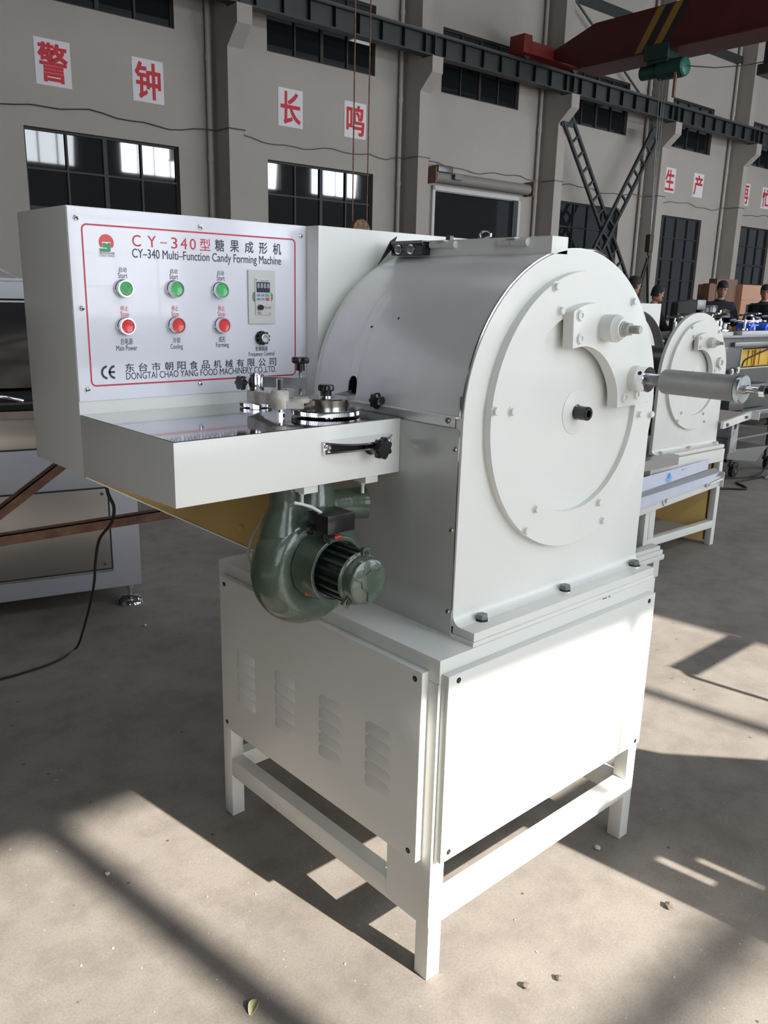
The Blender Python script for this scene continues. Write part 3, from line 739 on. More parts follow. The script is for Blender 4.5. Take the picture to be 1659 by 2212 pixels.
b = B(); b.box(0.104, 0.1085, 0.0706, 0.074, 1.286, 1.33); b.prism(arc(CX0, CZ0, PR+0.0045, 108, 176, 30)+arc(CX0, CZ0, PR+0.001, 176, 108, 30), 'y', 0.0712, 0.0742); b.build('cover_edge', CHROME, dm)
b = B(); star_knob(b, (0.1065, 0.315, 1.296), (-1, 0, 0.05), 0.0165, 0.016, 7, 0.010, 0.010); b.build('cover_knob', BLACKP, dm)
for p in ((843, 0),):
    for yy, aa in ((0.413, 150), (0.336, 146)):
        b = B(); q = Vector((CX0+(PR+0.0032)*math.cos(R(aa)), yy, CZ0+(PR+0.0032)*math.sin(R(aa)))); b.lathe([(0.0028, 0), (0.0028, 0.0008)], q, (math.cos(R(aa)), 0, math.sin(R(aa))), 10); b.build('pin_hole', BLACKM, dm)
# cover on the far side of the crown
b = B(); ro = PR+0.003
b.prism(arc(CX0, CZ0, ro, 0, 97.5, 40)+arc(CX0, CZ0, ro-0.003, 97.5, 0, 40), 'y', 0.074, 0.553); b.build('rear_cover', GREYCOVER, M1)
# top bar, hinges, black bearing block
b = B(); b.box(0.368, 0.426, 0.0703, 0.575, 1.6225, 1.6595, bevel=0.0008); tb = b.build('top_bar', WHITE, M1)
for y in (0.392, 0.175):
    b = B(); b.cyl((0.361, y-0.045, 1.6475), (0.361, y-0.001, 1.6475), 0.0085, n=20); b.cyl((0.361, y+0.001, 1.6475), (0.361, y+0.038, 1.6475), 0.0075, n=20)
    b.box(0.35, 0.368, y-0.015, y+0.012, 1.655, 1.658); b.build('hinge', WHITE2, tb)
b = B(); b.hexbolt((0.395, 0.40, 1.6595), (0,0,1), 0.011, 0.010); b.build('bar_bolt', DSTEEL, tb)
b = B(); b.tube([(0.395, 0.30, 1.6595)] + [(0.395, 0.285-0.017*math.cos(R(a)), 1.667+0.012*math.sin(R(a))) for a in range(0, 181, 20)] + [(0.395, 0.302-0.0, 1.660)], 0.003, 8); b.build('lifting_ring', CHROME, tb)
b = B(); b.box(0.338, 0.367, 0.437, 0.549, 1.624, 1.657, bevel=0.002); bb = b.build('bearing_block', BLACKP, M1)
b = B(); b.prism([(0.437, 1.652), (0.549, 1.652), (0.549, 1.6585), (0.437, 1.6585)], 'x', 0.337, 0.3675); b.build('grease_smear', mat('grey_grease', (0.20, 0.20, 0.19), 0.5), bb)
for y in (0.475, 0.520):
    b = B(); b.lathe([(0.0125, 0), (0.0125, 0.003), (0.0115, 0.004), (0.008, 0.004), (0.008, 0.001)], (0.338, y, 1.638), (-1, 0, 0.1), 24); b.mi = 1; b.lathe([(0.0085, 0.001), (0.0085, 0.008), (0.006, 0.009)], (0.338, y, 1.638), (-1, 0, 0.1), 16)
    b.build('bearing_cap', [CHROME, MGREY], bb)
b = B(); b.prism([(0.345, 1.640), (0.300, 1.600), (0.34, 1.66), (0.362, 1.672)], 'y', 0.553, 0.5555); b.build('dark_gap', BLACKM, M1, smooth=0)
b = B(); b.tube([(0.5, 0.09, 1.639), (0.56, 0.09, 1.64), (0.62, 0.1, 1.63)], 0.003, 6); b.build('cover_seam', CHROME, M1)

# handle assembly on the lower boss
hx, hz = 0.668, 1.345
b = B(); b.lathe([(0.0305, 0), (0.0305, 0.022), (0.029, 0.024), (0.016, 0.024)], (hx, 0.0035, hz), (0,-1,0), 36); hd = b.build('clamp_collar', CHROME, M1)
b = B(); b.lathe([(0.005, 0), (0.005, 0.001)], (hx-0.026, -0.008, hz+0.016), (-0.85, 0, 0.53), 14); b.build('grub_screw', BLACKM, hd)
b = B(); pf = []
for i in range(22): pf += [(0.0152, i*0.0018), (0.0138, i*0.0018+0.0009)]
b.lathe(pf, (hx, -0.019, hz), (0,-1,0), 24); b.build('threaded_rod', ZINC, hd, smooth=20)
b = B(); b.lathe([(0.018, 0), (0.025, 0.001), (0.0278, 0.004), (0.029, 0.009), (0.029, 0.182), (0.0275, 0.183)], (hx, -0.056, hz), (0,-1,0), 64); b.build('knurled_handle', KNURL, M1)
b = B(); b.lathe([(0.026, 0), (0.031, 0.001), (0.0315, 0.003), (0.0315, 0.011), (0.030, 0.013), (0.012, 0.0135)], (hx, -0.240, hz), (0,-1,0), 48); ec = b.build('end_cap', ZINC, M1)
b = B(); pf = []
for i in range(20): pf += [(0.0075, i*0.0018), (0.0064, i*0.0018+0.0009)]
b.lathe(pf, (hx, -0.2535, hz), (0,-1,0), 16); b.lathe([(0.0105, 0), (0.0105, 0.006)], (hx, -0.2535, hz), (0,-1,0), 20); b.build('adjusting_screw', CHROME, ec, smooth=20)
b = B(); b.lathe([(0.0135, 0), (0.0135, 0.011), (0.012, 0.0125)], (hx, -0.2895, hz), (0,-1,0), 6); b.build('lock_nut', ZINC, ec)
b = B(); star_knob(b, (hx, -0.302, hz), (0,-1,0), 0.02, 0.018, 7, 0.012, 0.012); b.build('end_knob', BLACKP, ec)

# ------------------------------------------------------------------ control box, housing and table
XT, YT, YC, YB, ZT, ZC, XQ = -0.4515, 0.250, 0.655, 0.926, 1.2640, 1.687, 0.147
b = B(); b.box(XT, XQ, YC, YB, 1.133, ZC, bevel=0.0012); b.build('control_box', WHITE, M1)
b = B(); b.box(XQ+0.0005, 0.80, 0.604, YB, 0.8097, 1.6865, bevel=0.0012); hs = b.build('rear_housing', WHITE, M1)
b = B(); b.lathe([(0.008, 0), (0.005, 0.001)], (XQ, 0.628, 1.655), (-1,0,0), 16); b.build('filled_screw', WHITE, hs)
# table box (top slightly lower at the back edge, as built)
b = B(); P = [(XT, YT, 1.143), (0.104, YT, 1.143), (0.104, YC, 1.133), (XT, YC, 1.133), (XT, YT, ZT), (0.104, YT, ZT), (0.104, YC, ZT), (XT, YC, ZT)]
b.hexa(P, 0.0012); tbx = b.build('table_box', WHITE, M1)
b = B(); b.box(XT+0.0015, 0.1035, YT+0.0015, YC-0.0005, ZT, ZT+0.0016); b.build('table_top', MIRROR, M1, smooth=0)
# U brackets and bolts under the front edge
for x in (-0.135, 0.033):
    b = B(); b.box(x-0.018, x+0.018, 0.262, 0.265, 1.128, 1.1425); b.box(x-0.018, x+0.018, 0.262, 0.30, 1.125, 1.1285); b.box(x-0.018, x-0.014, 0.265, 0.30, 1.1285, 1.1405); b.build('foot_channel', WHITE, tbx)
    b = B(); b.cyl((x-0.006, 0.285, 1.098), (x-0.006, 0.285, 1.125), 0.0038, n=10); b.lathe([(0.0075, 0), (0.0075, 0.005)], (x-0.006, 0.285, 1.119), (0,0,1), 6); b.build('hanging_bolt', WHITE2, tbx)
# pull handle and star knob on the table front
b = B(); n = 20
for zi, dz, th in ((1.2345, -0.0075, 0.0038), (1.2075, 0.0035, -0.0038)):
    V = []
    for i in range(n+1):
        x = -0.116 + 0.186*i/n; q = max(0.0, math.sin(PI*(0.04 + 0.92*i/n))) ** 0.8
        V.append([b.bm.verts.new(p) for p in ((x, YT, zi), (x, YT-0.005-0.032*q, zi+dz*q), (x, YT-0.005-0.032*q, zi+dz*q-th), (x, YT, zi-th))])
    for i in range(n):
        for k in range(4): b.face((V[i][k], V[i+1][k], V[i+1][(k+1)%4], V[i][(k+1)%4]))
    b.face(V[0]); b.face(V[-1][::-1])
b.box(-0.116, -0.098, YT-0.007, YT, 1.2105, 1.2315, bevel=0.001).box(0.054, 0.070, YT-0.007, YT, 1.2105, 1.2315, bevel=0.001)
hb = b.build('pull_handle', CHROME, tbx)
b = B(); b.box(-0.098, 0.054, YT-0.0012, YT, 1.2110, 1.2310); b.build('handle_shade_plate', BLACKM, hb, smooth=0)  # flat black plate standing in for shade inside the pull
for x in (-0.105, 0.062): socket_screw(hb, (x, YT-0.007, 1.221), (0,-1,0), 0.0055, CHROME)
b = B(); b.lathe([(0.019, 0), (0.0195, 0.004), (0.017, 0.008)], (0.014, YT-0.004, 1.212), (0.02,-1,0), 24); star_knob(b, (0.014, YT-0.012, 1.212), (0.02,-1,0), 0.0218, 0.018, 7, 0.020, 0.015); b.build('clamp_knob', BLACKP, tbx)
# yellow backed gusset sheet below the control box
b = B(); b.prism([(XT+0.003, 1.1325), (0.145, 1.1325), (0.145, 0.812), (0.055, 0.837), (XT+0.003, 1.1300)], 'y', 0.656, 0.660); gs = b.build('gusset_sheet', YELLOWF, M1, smooth=0)
b = B(); b.bar((XT+0.003, 0.6545, 1.1295), (0.055, 0.6545, 0.836), 0.003, 0.004, up=(0, 1, 0)); b.build('sheet_rim', WHITE2, gs, smooth=0)
b = B(); b.lathe([(0.008, 0), (0.008, 0.002), (0.005, 0.005)], (-0.058, 0.656, 0.949), (0,-1,0), 12); b.build('sheet_bolt', YELLOWF, gs)
b = B(); b.box(0.1, 0.145, 0.6, 0.8, 0.8097, 0.90); b.build('support_block', WHITE2, M1, smooth=0)

# control panel sheet
PY = YC-0.003
b = B(); b.box(XT+0.001, XQ-0.001, PY, YC, 1.2935, ZC-0.0015, bevel=0.0006); cp = b.build('control_panel', SHEET, M1)
yk = PY-0.0002
for x, z in ((-0.433, 1.664), (-0.150, 1.6645), (0.129, 1.6625), (-0.4335, 1.486), (-0.4325, 1.318), (-0.163, 1.317)): pan_screw(cp, (x, PY, z), (0,-1,0), 0.0065)
fx0, fx1, fz0, fz1, rr, fw = -0.4240, 0.1135, 1.3235, 1.6545, 0.012, 0.0034
def rrect(x0, x1, z0, z1, r, n=6):
    return arc(x1-r, z1-r, r, 0, 90, n)+arc(x0+r, z1-r, r, 90, 180, n)+arc(x0+r, z0+r, r, 180, 270, n)+arc(x1-r, z0+r, r, 270, 360, n)
b = B(); b.prism(rrect(fx0, fx1, fz0, fz1, rr), 'y', PY-0.0005, PY-0.0001, hole=rrect(fx0+fw, fx1-fw, fz0+fw, fz1-fw, rr-fw)); b.build('red_border', REDINK, cp, smooth=0)
TX = [("型","R",-0.1520,-0.1244,1.6145,1.6402),
("CY–340 Multi–Function Candy Forming Machine","K",-0.3154,0.0699,1.5860,1.6105),("朝阳机械","G",-0.3883,-0.3548,1.5957,1.6010),("CHAO YANG","G",-0.3889,-0.3551,1.5906,1.5952),
("启动","K",-0.3483,-0.3304,1.5606,1.5717),("Start","K",-0.3497,-0.3290,1.5491,1.5596),("启动","K",-0.2287,-0.2104,1.5616,1.5724),("Start","K",-0.2300,-0.2094,1.5500,1.5610),
("启动","K",-0.1095,-0.0912,1.5617,1.5726),("Start","K",-0.1107,-0.0894,1.5504,1.5614),("停止","R",-0.3490,-0.3305,1.4807,1.4919),("Stop","R",-0.3490,-0.3298,1.4665,1.4798),
("停止","R",-0.2286,-0.2115,1.4812,1.4929),("Stop","R",-0.2292,-0.2106,1.4672,1.4802),("停止","R",-0.1099,-0.0914,1.4817,1.4939),("Stop","R",-0.1103,-0.0905,1.4672,1.4807),
("总电源","K",-0.3528,-0.3249,1.4098,1.4235),("Main Power","K",-0.3633,-0.3150,1.3974,1.4085),("冷却","K",-0.2291,-0.2099,1.4108,1.4237),("Cooling","K",-0.2347,-0.2040,1.3950,1.4089),
("成形","K",-0.1101,-0.0909,1.4105,1.4241),("Forming","K",-0.1171,-0.0825,1.3958,1.4100),("变频调速","K",-0.0079,0.0280,1.3869,1.3986),("Frequency Control","K",-0.0271,0.0474,1.3722,1.3858)]
for s_, c_, x0, x1, z0, z1 in TX:
    text(s_, x0, x1, z0, z1, yk, {'R': REDINK, 'K': BLACKINK, 'G': GREYINK}[c_], cp, embolden=0.0001 if z1-z0 > 0.015 else 0.0)
def spaced(chars, x0, x1, z0, z1, w, m):
    n = len(chars)
    for i, ch in enumerate(chars):
        xc = x0 + w/2 + (x1-x0-w)*i/(n-1); text(ch, xc-w/2, xc+w/2, z0, z1, yk, m, cp, embolden=0.00025)
for ch, xa, xb, za, zb in (("C",-0.3140,-0.2945,1.6150,1.6385),("Y",-0.2785,-0.2590,1.6150,1.6385),("–",-0.2490,-0.2330,1.6250,1.6268),("3",-0.2230,-0.2080,1.6150,1.6385),("4",-0.2000,-0.1840,1.6150,1.6385),("0",-0.1770,-0.1620,1.6150,1.6385)):
    text(ch, xa, xb, za, zb, yk, REDINK, cp, embolden=0.0001)
for i_, ch in enumerate("糖果成形机"): text(ch, -0.1124+i_*0.0398, -0.0890+i_*0.0398, 1.6150, 1.6410, yk, BLACKINK, cp, embolden=0.0003)
# long company lines, set wide
spaced("东台市朝阳食品机械有限公司", -0.3448, 0.0528, 1.3511, 1.3696, 0.0205, BLACKINK)
text("DONGTAI CHAO YANG FOOD MACHINERY CO.,LTD.", -0.3441, 0.0525, 1.3325, 1.3500, yk, BLACKINK, cp)
# CE mark from arcs
b = B()
for cx, a0, a1 in ((-0.3855, 95, 265), (-0.3685, 95, 265)):
    b.prism(arc(cx, 1.3526, 0.0150, a0, a1, 20)+arc(cx, 1.3526, 0.0102, a1, a0, 20), 'y', yk-0.0004, yk)
b.box(-0.3830, -0.3690, yk-0.0004, yk, 1.3505, 1.3550); b.build('lettering', BLACKINK, cp, smooth=0)
# company emblem: red sun with green block
b = B(); c_, z_ = -0.3718, 1.6195
b.prism(arc(c_, z_, 0.0163, -38, 218, 36)+[(c_-0.0095, z_-0.010), (c_-0.0095, z_+0.001), (c_+0.0098, z_+0.001), (c_+0.0098, z_-0.010)], 'y', yk-0.0004, yk); b.build('emblem_sun', LOGORED, cp, smooth=0)
b = B(); b.prism([(c_-0.0085, z_-0.001), (c_-0.0022, z_-0.001), (c_+0.0006, z_-0.0035), (c_+0.0034, z_-0.001), (c_+0.0088, z_-0.001), (c_+0.0088, z_-0.0165), (c_+0.0065, z_-0.0185), (c_-0.0145, z_-0.0185), (c_-0.0170, z_-0.0125), (c_+0.0015, z_-0.0125), (c_+0.0015, z_-0.0105), (c_-0.0085, z_-0.0105)], 'y', yk-0.0006, yk-0.00045); b.build('emblem_block', GREENINK, cp, smooth=0)
# push buttons
def push_button(x, z, m, lab, stain=False):
    b = B(); b.lathe([(0.0195, 0), (0.0200, 0.0015), (0.0190, 0.006), (0.0175, 0.0075), (0.0178, 0.0165), (0.0172, 0.0185), (0.0150, 0.0185), (0.0148, 0.0095)], (x, PY, z), (0,-1,0), 36)
    r = b.build('push_button', CHROME, M1); r['label'] = lab
    b = B(); b.lathe([(0.0149, 0.0100), (0.0149, 0.0160), (0.0140, 0.0172), (0.0115, 0.0166), (0.010, 0.0163)], (x, PY, z), (0,-1,0), 36); cpn = b.build('button_cap', m, r)
GS = mat('stained_green_button', (0.06, 0.50, 0.15), 0.35, noise=(70, 0.10, (0.07, 0.22, 0.07)))
for x, z, m, l in ((-0.3415, 1.5275, GS, 'green start button with a dirty smudge'), (-0.2220, 1.5290, BGREEN, 'green start button'), (-0.1066, 1.5285, BGREEN, 'green start button'),
                (-0.3415, 1.4495, BRED, 'red stop button'), (-0.2220, 1.4505, BRED, 'red stop button'), (-0.1040, 1.4495, BRED, 'red stop button')):
    push_button(x, z, m, l)
# keypad
b = B(); b.prism(rrect(-0.0273, 0.0488, 1.4530, 1.5773, 0.002, 3), 'y', PY-0.005, PY, hole=rrect(-0.0185, 0.0415, 1.5035, 1.5275, 0.010, 6)); kp = b.build('keypad_frame', BEIGE, M1)
b = B(); b.box(-0.0185, 0.0415, PY-0.0008, PY, 1.5035, 1.5275); b.build('keypad_recess', mat('recess_grey', (0.36, 0.36, 0.35), 0.5), kp, smooth=0)
b = B(); b.box(-0.0100, 0.0340, PY-0.0075, PY-0.0010, 1.4730, 1.5580, bevel=0.0006); b.build('keypad', BEIGE, kp)
ky = PY-0.0077
b = B(); b.box(-0.0070, 0.0310, ky-0.0008, ky+0.001, 1.5262, 1.5500); b.build('display', DISPLAY, kp, smooth=0)
for i in range(4): text('8', -0.0048+i*0.0092, 0.0012+i*0.0092, 1.5362, 1.5470, ky-0.0009, DIGIT, kp, embolden=0.0004)
text('DIGITAL KEYPAD', 0.004, 0.029, 1.5518, 1.5540, ky, GREYINK, kp)
for (x, z, m) in ((-0.0012, 1.5198, KEYBLUE), (0.0114, 1.5198, KEYBLUE), (0.0240, 1.5198, mat('key_green', (0.10, 0.48, 0.28), 0.4)), (-0.0012, 1.5105, KEYBLUE), (0.0114, 1.5105, KEYBLUE), (0.0240, 1.5105, mat('key_red', (0.72, 0.07, 0.10), 0.4))):
    b = B(); b.box(x-0.0052, x+0.0052, ky-0.0009, ky+0.001, z-0.0036, z+0.0036, bevel=0.0003); b.build('key', m, kp)
text('MODE', -0.0048, 0.0024, 1.5188, 1.5208, ky-0.001, BLACKINK, kp); text('ENTER', -0.0050, 0.0026, 1.5095, 1.5115, ky-0.001, BLACKINK, kp)
text('▲', 0.0098, 0.0130, 1.5185, 1.5212, ky-0.001, BLACKINK, kp); text('▼', 0.0098, 0.0130, 1.5092, 1.5119, ky-0.001, BLACKINK, kp)
text('VFD-M', 0.0098, 0.0325, 1.4872, 1.4936, ky-0.0002, GREYINK, kp, embolden=0.0001)
text('RELAY', -0.0045, 0.0065, 1.4782, 1.4802, ky-0.0002, GREYINK, kp); text('CLIMATE', -0.0045, 0.0065, 1.4750, 1.4768, ky-0.0002, GREYINK, kp)
b = B(); b.prism(arc(0.0018, 1.4912, 0.0078, -60, 240, 24)+arc(0.0018, 1.4912, 0.0072, 240, -60, 24), 'y', ky-0.0003, ky+0.0002)
b.build('dial_scale', GREYINK, kp, smooth=0)
b = B(); b.lathe([(0.0062, 0), (0.0062, 0.008), (0.0055, 0.0095)], (0.0018, ky, 1.4912), (0,-1,0), 20); b.build('small_knob', BLACKP, kp)
for x, z in ((-0.0068, 1.5545), (0.0305, 1.4770)):
    b = B(); b.lathe([(0.0016, 0), (0.0016, 0.0004)], (x, ky, z), (0,-1,0), 10); b.build('keypad_screw', DSTEEL, kp)
b = B(); b.lathe([(0.0165, 0), (0.0170, 0.004), (0.0165, 0.006)], (0.0085, PY, 1.4190), (0,-1,0), 32)
star_knob(b, (0.0085, PY-0.006, 1.4190), (0,-1,0), 0.0148, 0.014, 9, 0.0, 0.01); b.mi = 1
b.lathe([(0.0108, 0.0), (0.0108, 0.0012), (0.010, 0.0014)], (0.0085, PY-0.0200, 1.4190), (0,-1,0), 28); b.build('frequency_knob', [BLACKP, CHROME], M1)

# ------------------------------------------------------------------ forming wheel and roller arm on the table
zt = ZT+0.0016
wx, wy = -0.010, 0.372
b = B(); n = 240; prev = None
for h, k0, k1 in ((0.004, 0.072, 0.072), (0.0045, 0.0745, 0.0765), (0.013, 0.0745, 0.0765), (0.0145, 0.0725, 0.0725), (0.0150, 0.066, 0.066)):
    rg = [b.bm.verts.new((wx+(k0 if i % 2 else k1)*math.cos(2*PI*i/n + (0.02 if 0.004 < h < 0.006 else 0)), wy+(k0 if i % 2 else k1)*math.sin(2*PI*i/n + (0.02 if 0.004 < h < 0.006 else 0)), zt+h)) for i in range(n)]
    if prev:
        for i in range(n): b.face((prev[i], prev[(i+1)%n], rg[(i+1)%n], rg[i]))
    else: b.face(rg[::-1])
    prev = rg
b.face(prev); b.lathe([(0.03, 0), (0.03, 0.004)], (wx, wy, zt), (0,0,1), 24)
fwz = b.build('forming_wheel', CHROME, M1, smooth=20)
b = B(); b.lathe([(0.070, 0.0150), (0.078, 0.0155), (0.078, 0.0168), (0.060, 0.0175)], (wx, wy, zt), (0,0,1), 64)
b.lathe([(0.0515, 0.017), (0.052, 0.037), (0.049, 0.0395), (0.02, 0.041)], (wx, wy, zt), (0,0,1), 64); b.build('wheel_hub', mat('turned_steel', (0.56, 0.54, 0.50), 0.2, metal=1.0), fwz)
b = B(); b.lathe([(0.018, 0.041), (0.018, 0.0435)], (wx, wy, zt), (0,0,1), 24); b.build('washer', CHROME, fwz)
b = B(); star_knob(b, (wx, wy, zt+0.0435), (0,0,1), 0.0165, 0.014, 5, 0.010, 0.0125); b.build('wheel_knob', BLACKP, fwz)
# second, smaller ring partly hidden under the arm
b = B(); prev = None; n = 160
for h, k0, k1 in ((0.002, 0.036, 0.036), (0.0025, 0.0365, 0.038), (0.010, 0.0365, 0.038), (0.011, 0.035, 0.035)):
    rg = [b.bm.verts.new((-0.062+(k0 if i % 2 else k1)*math.cos(2*PI*i/n), 0.572+(k0 if i % 2 else k1)*math.sin(2*PI*i/n), zt+h)) for i in range(n)]
    if prev:
        for i in range(n): b.face((prev[i], prev[(i+1)%n], rg[(i+1)%n], rg[i]))
    else: b.face(rg[::-1])
    prev = rg
b.face(prev); b.build('guide_wheel', CHROME, M1, smooth=20)
# cast arm
p1 = Vector((-0.090, 0.530, 0)); p2 = Vector((-0.114, 0.400, 0)); p3 = Vector((-0.035, 0.395, 0))
b = B()
b.lathe([(0.019, 0.017), (0.020, 0.026), (0.0195, 0.042), (0.018, 0.044)], (p1.x, p1.y, zt), (0,0,1), 24)
b.lathe([(0.0175, 0.018), (0.0195, 0.022), (0.0195, 0.054), (0.0175, 0.058)], (p2.x, p2.y, zt), (0,0,1), 24)
b.bar((p1.x, p1.y, zt+0.030), (p2.x, p2.y, zt+0.038), 0.024, 0.026)
b.hexa([(p2.x, p2.y-0.017, zt+0.019), (-0.085, 0.352, zt+0.020), (-0.048, 0.405, zt+0.024), (p2.x, p2.y+0.02, zt+0.019),
        (p2.x, p2.y-0.017, zt+0.038), (-0.085, 0.352, zt+0.032), (-0.048, 0.405, zt+0.034), (p2.x, p2.y+0.02, zt+0.038)], 0.003)
b.hexa([(-0.10, 0.372, zt+0.026), (-0.072, 0.350, zt+0.034), (-0.050, 0.385, zt+0.034), (-0.068, 0.415, zt+0.026),
        (-0.10, 0.372, zt+0.040), (-0.072, 0.350, zt+0.042), (-0.050, 0.385, zt+0.042), (-0.068, 0.415, zt+0.040)], 0.002)
arm = b.build('cast_arm', CAST, M1, smooth=50)
b = B(); b.lathe([(0.0195, 0.0445), (0.0200, 0.047), (0.0200, 0.079), (0.0185, 0.0815), (0.009, 0.0815), (0.009, 0.0835), (0.004, 0.0835)], (p1.x, p1.y, zt), (0,0,1), 36); b.build('pivot_post', CHROME, arm)
b = B(); b.lathe([(0.012, 0), (0.0135, 0.001), (0.0135, 0.014), (0.012, 0.016), (0.0085, 0.016), (0.0085, 0.021)], (p1.x, p1.y, zt), (0,0,1), 6); b.build('pivot_nut', CHROME, arm)
b = B(); b.cyl((p2.x, p2.y, zt+0.055), (p2.x, p2.y, zt+0.082), 0.0075, n=20); b.build('guide_pin', CHROME, arm)
b = B(); b.lathe([(0.0085, 0), (0.0085, 0.011)], (p2.x, p2.y-0.002, zt), (0,0,1), 6); b.lathe([(0.0062, 0.011), (0.0062, 0.019)], (p2.x, p2.y-0.002, zt), (0,0,1), 12); b.build('pin_bolt', CHROME, arm)
bd = Vector((0.062, -0.068, 0)).normalized()
q0 = p1 + bd*0.012; q1 = p1 + bd*0.118
b = B(); b.bar((q0.x, q0.y, zt+0.064), (q1.x, q1.y, zt+0.064), 0.016, 0.024); b.build('steel_bar', ZINC, arm, smooth=0)
qs = p1 + bd*0.104
b = B(); pf = []
for i in range(26): pf += [(0.0045, i*0.0021), (0.0039, i*0.0021+0.001)]
b.lathe(pf, (qs.x, qs.y, zt+0.038), (0,0,1), 14); b.build('pressure_screw', ZINC, arm, smooth=20)
b = B(); star_knob(b, (qs.x, qs.y, zt+0.092), (0,0,1), 0.0175, 0.014, 8, 0.016, 0.0105); b.build('pressure_knob', BLACKP, arm)
b = B(); b.cyl((p1.x-0.020, p1.y, zt+0.063), (p1.x-0.030, p1.y-0.002, zt+0.063), 0.003, n=10); b.mi = 1; star_knob(b, (p1.x-0.028, p1.y, zt+0.063), (-1,-0.15,0), 0.0155, 0.012, 6, 0.006, 0.008); b.build('side_knob', [CHROME, BLACKP], arm)
b = B(); b.tube([(p3.x-0.055, p3.y+0.03, zt+0.052), (p3.x-0.05, p3.y+0.025, zt+0.056), (p3.x-0.044, p3.y+0.02, zt+0.052)], 0.002, 6); b.build('pin_clip', DSTEEL, arm)
# chute plates between wheel and slot
b = B(); b.hexa([(0.055, 0.42, zt+0.018), (0.118, 0.408, zt+0.020), (0.118, 0.411, zt+0.020), (0.055, 0.424, zt+0.018), (0.055, 0.42, zt+0.030), (0.118, 0.408, zt+0.033), (0.118, 0.411, zt+0.033), (0.055, 0.424, zt+0.030)])
b.hexa([(0.045, 0.445, zt+0.018), (0.118, 0.436, zt+0.020), (0.118, 0.439, zt+0.020), (0.045, 0.449, zt+0.018), (0.045, 0.445, zt+0.030), (0.118, 0.436, zt+0.042), (0.118, 0.439, zt+0.042), (0.045, 0.449, zt+0.030)])
b.hexa([(0.045, 0.42, zt+0.017), (0.118, 0.408, zt+0.018), (0.118, 0.438, zt+0.018), (0.045, 0.448, zt+0.017), (0.045, 0.42, zt+0.019), (0.118, 0.408, zt+0.020), (0.118, 0.438, zt+0.020), (0.045, 0.448, zt+0.019)])
b.build('feed_chute', STEEL, M1, smooth=0)

# ------------------------------------------------------------------ cooling blower under the table
bx0, bz0 = -0.097, 0.961
vx, vz = -0.104, 0.950
b = B(); NU, NV = 56, 20; rows = []
for i in range(NU+1):
    f = i/NU; a = R(95 + 340*f)           # spiral grows towards the outlet
    rad = 0.074 + 0.010*f; tr = 0.054 + 0.008*f; ty = 0.052 + 0.008*f
    row = []
    for j in range(NV):
        c = 2*PI*j/NV; rr = rad + tr*math.cos(c)*(1.0); row.append(b.bm.verts.new((vx+rr*math.cos(a), 0.325 + ty*math.sin(c)*(1 if math.cos(c) > 0 else 0.85), vz+rr*math.sin(a))))
    rows.append(row)
for i in range(NU):
    for j in range(NV): b.face((rows[i][j], rows[i][(j+1)%NV], rows[i+1][(j+1)%NV], rows[i+1][j]))
b.face(rows[0][::-1]); b.face(rows[-1])
b.lathe([(0.085, 0), (0.085, 0.09)], (vx, 0.282, vz), (0,1,0), 40)
blw = b.build('blower_volute', GREENP, M1, smooth=60)
b = B(); b.tube([(-0.165, 0.33, 1.005), (-0.160, 0.33, 1.05), (-0.152, 0.33, 1.09), (-0.150, 0.33, 1.134)], [0.050, 0.044, 0.034, 0.036], 24); b.build('outlet_neck', GREENP, blw, smooth=60)
b = B(); b.tube([(-0.085, 0.335, 1.02), (-0.078, 0.335, 1.07), (-0.074, 0.335, 1.10), (-0.074, 0.335, 1.134)], [0.060, 0.058, 0.050, 0.044], 24); b.build('neck_lobe', GREENP, blw, smooth=60)
b = B(); b.lathe([(0.034, 0), (0.035, 0.06), (0.0375, 0.095), (0.0385, 0.098), (0.035, 0.098), (0.032, 0.04)], (-0.036, 0.345, 1.066), (1, -0.38, 0.02), 36); b.build('outlet_pipe', GREENP, blw, smooth=50)
b = B(); b.lathe([(0.078, 0), (0.0755, 0.004), (0.0725, 0.060), (0.071, 0.0605), (0.065, 0.060), (0.065, 0.03)], (bx0, 0.276, bz0), (0,-1,0), 48); b.build('motor_collar', GREENP, blw)
DG = mat('dark_green_motor', (0.018, 0.026, 0.021), 0.35, coat=0.3)
b = B(); b.cyl((bx0, 0.245, bz0), (bx0, 0.148, bz0), 0.048, n=36); mt = b.build('motor_body', DG, M1)
fin = B(); fin.box(0.046, 0.0575, -0.05, 0.05, -0.0035, 0.0035, bevel=0.001); fn = fin.build('cooling_fin', DG, mt)
fn.location = (bx0, 0.198, bz0)
for i in range(1, 18): copyof(fn, mt, (bx0, 0.198, bz0), (0, 2*PI*i/18, 0))
b = B(); b.lathe([(0.0565, 0), (0.057, 0.003), (0.055, 0.005), (0.0505, 0.007), (0.0498, 0.026), (0.0475, 0.031), (0.042, 0.034), (0.0001, 0.035)], (bx0, 0.150, bz0), (0,-1,0), 48); cpp = b.build('motor_cap', GREENP, mt, smooth=30)
for a in (78, 230, -20):
    c = (bx0+0.057*math.cos(R(a)), 0.144, bz0+0.057*math.sin(R(a)))
    b = B(); b.box(-0.009, 0.009, -0.004, 0.006, -0.009, 0.009, bevel=0.001); b.mi = 1; b.lathe([(0.0048, 0), (0.0048, 0.003), (0.0025, 0.003), (0.0025, 0.001)], (0, -0.004, 0), (0,-1,0), 14)
    e = b.build('cap_lug', [GREENP, DSTEEL], mt); e.location = c; e.rotation_euler = (0, -R(a), 0)
yc_ = 0.1148
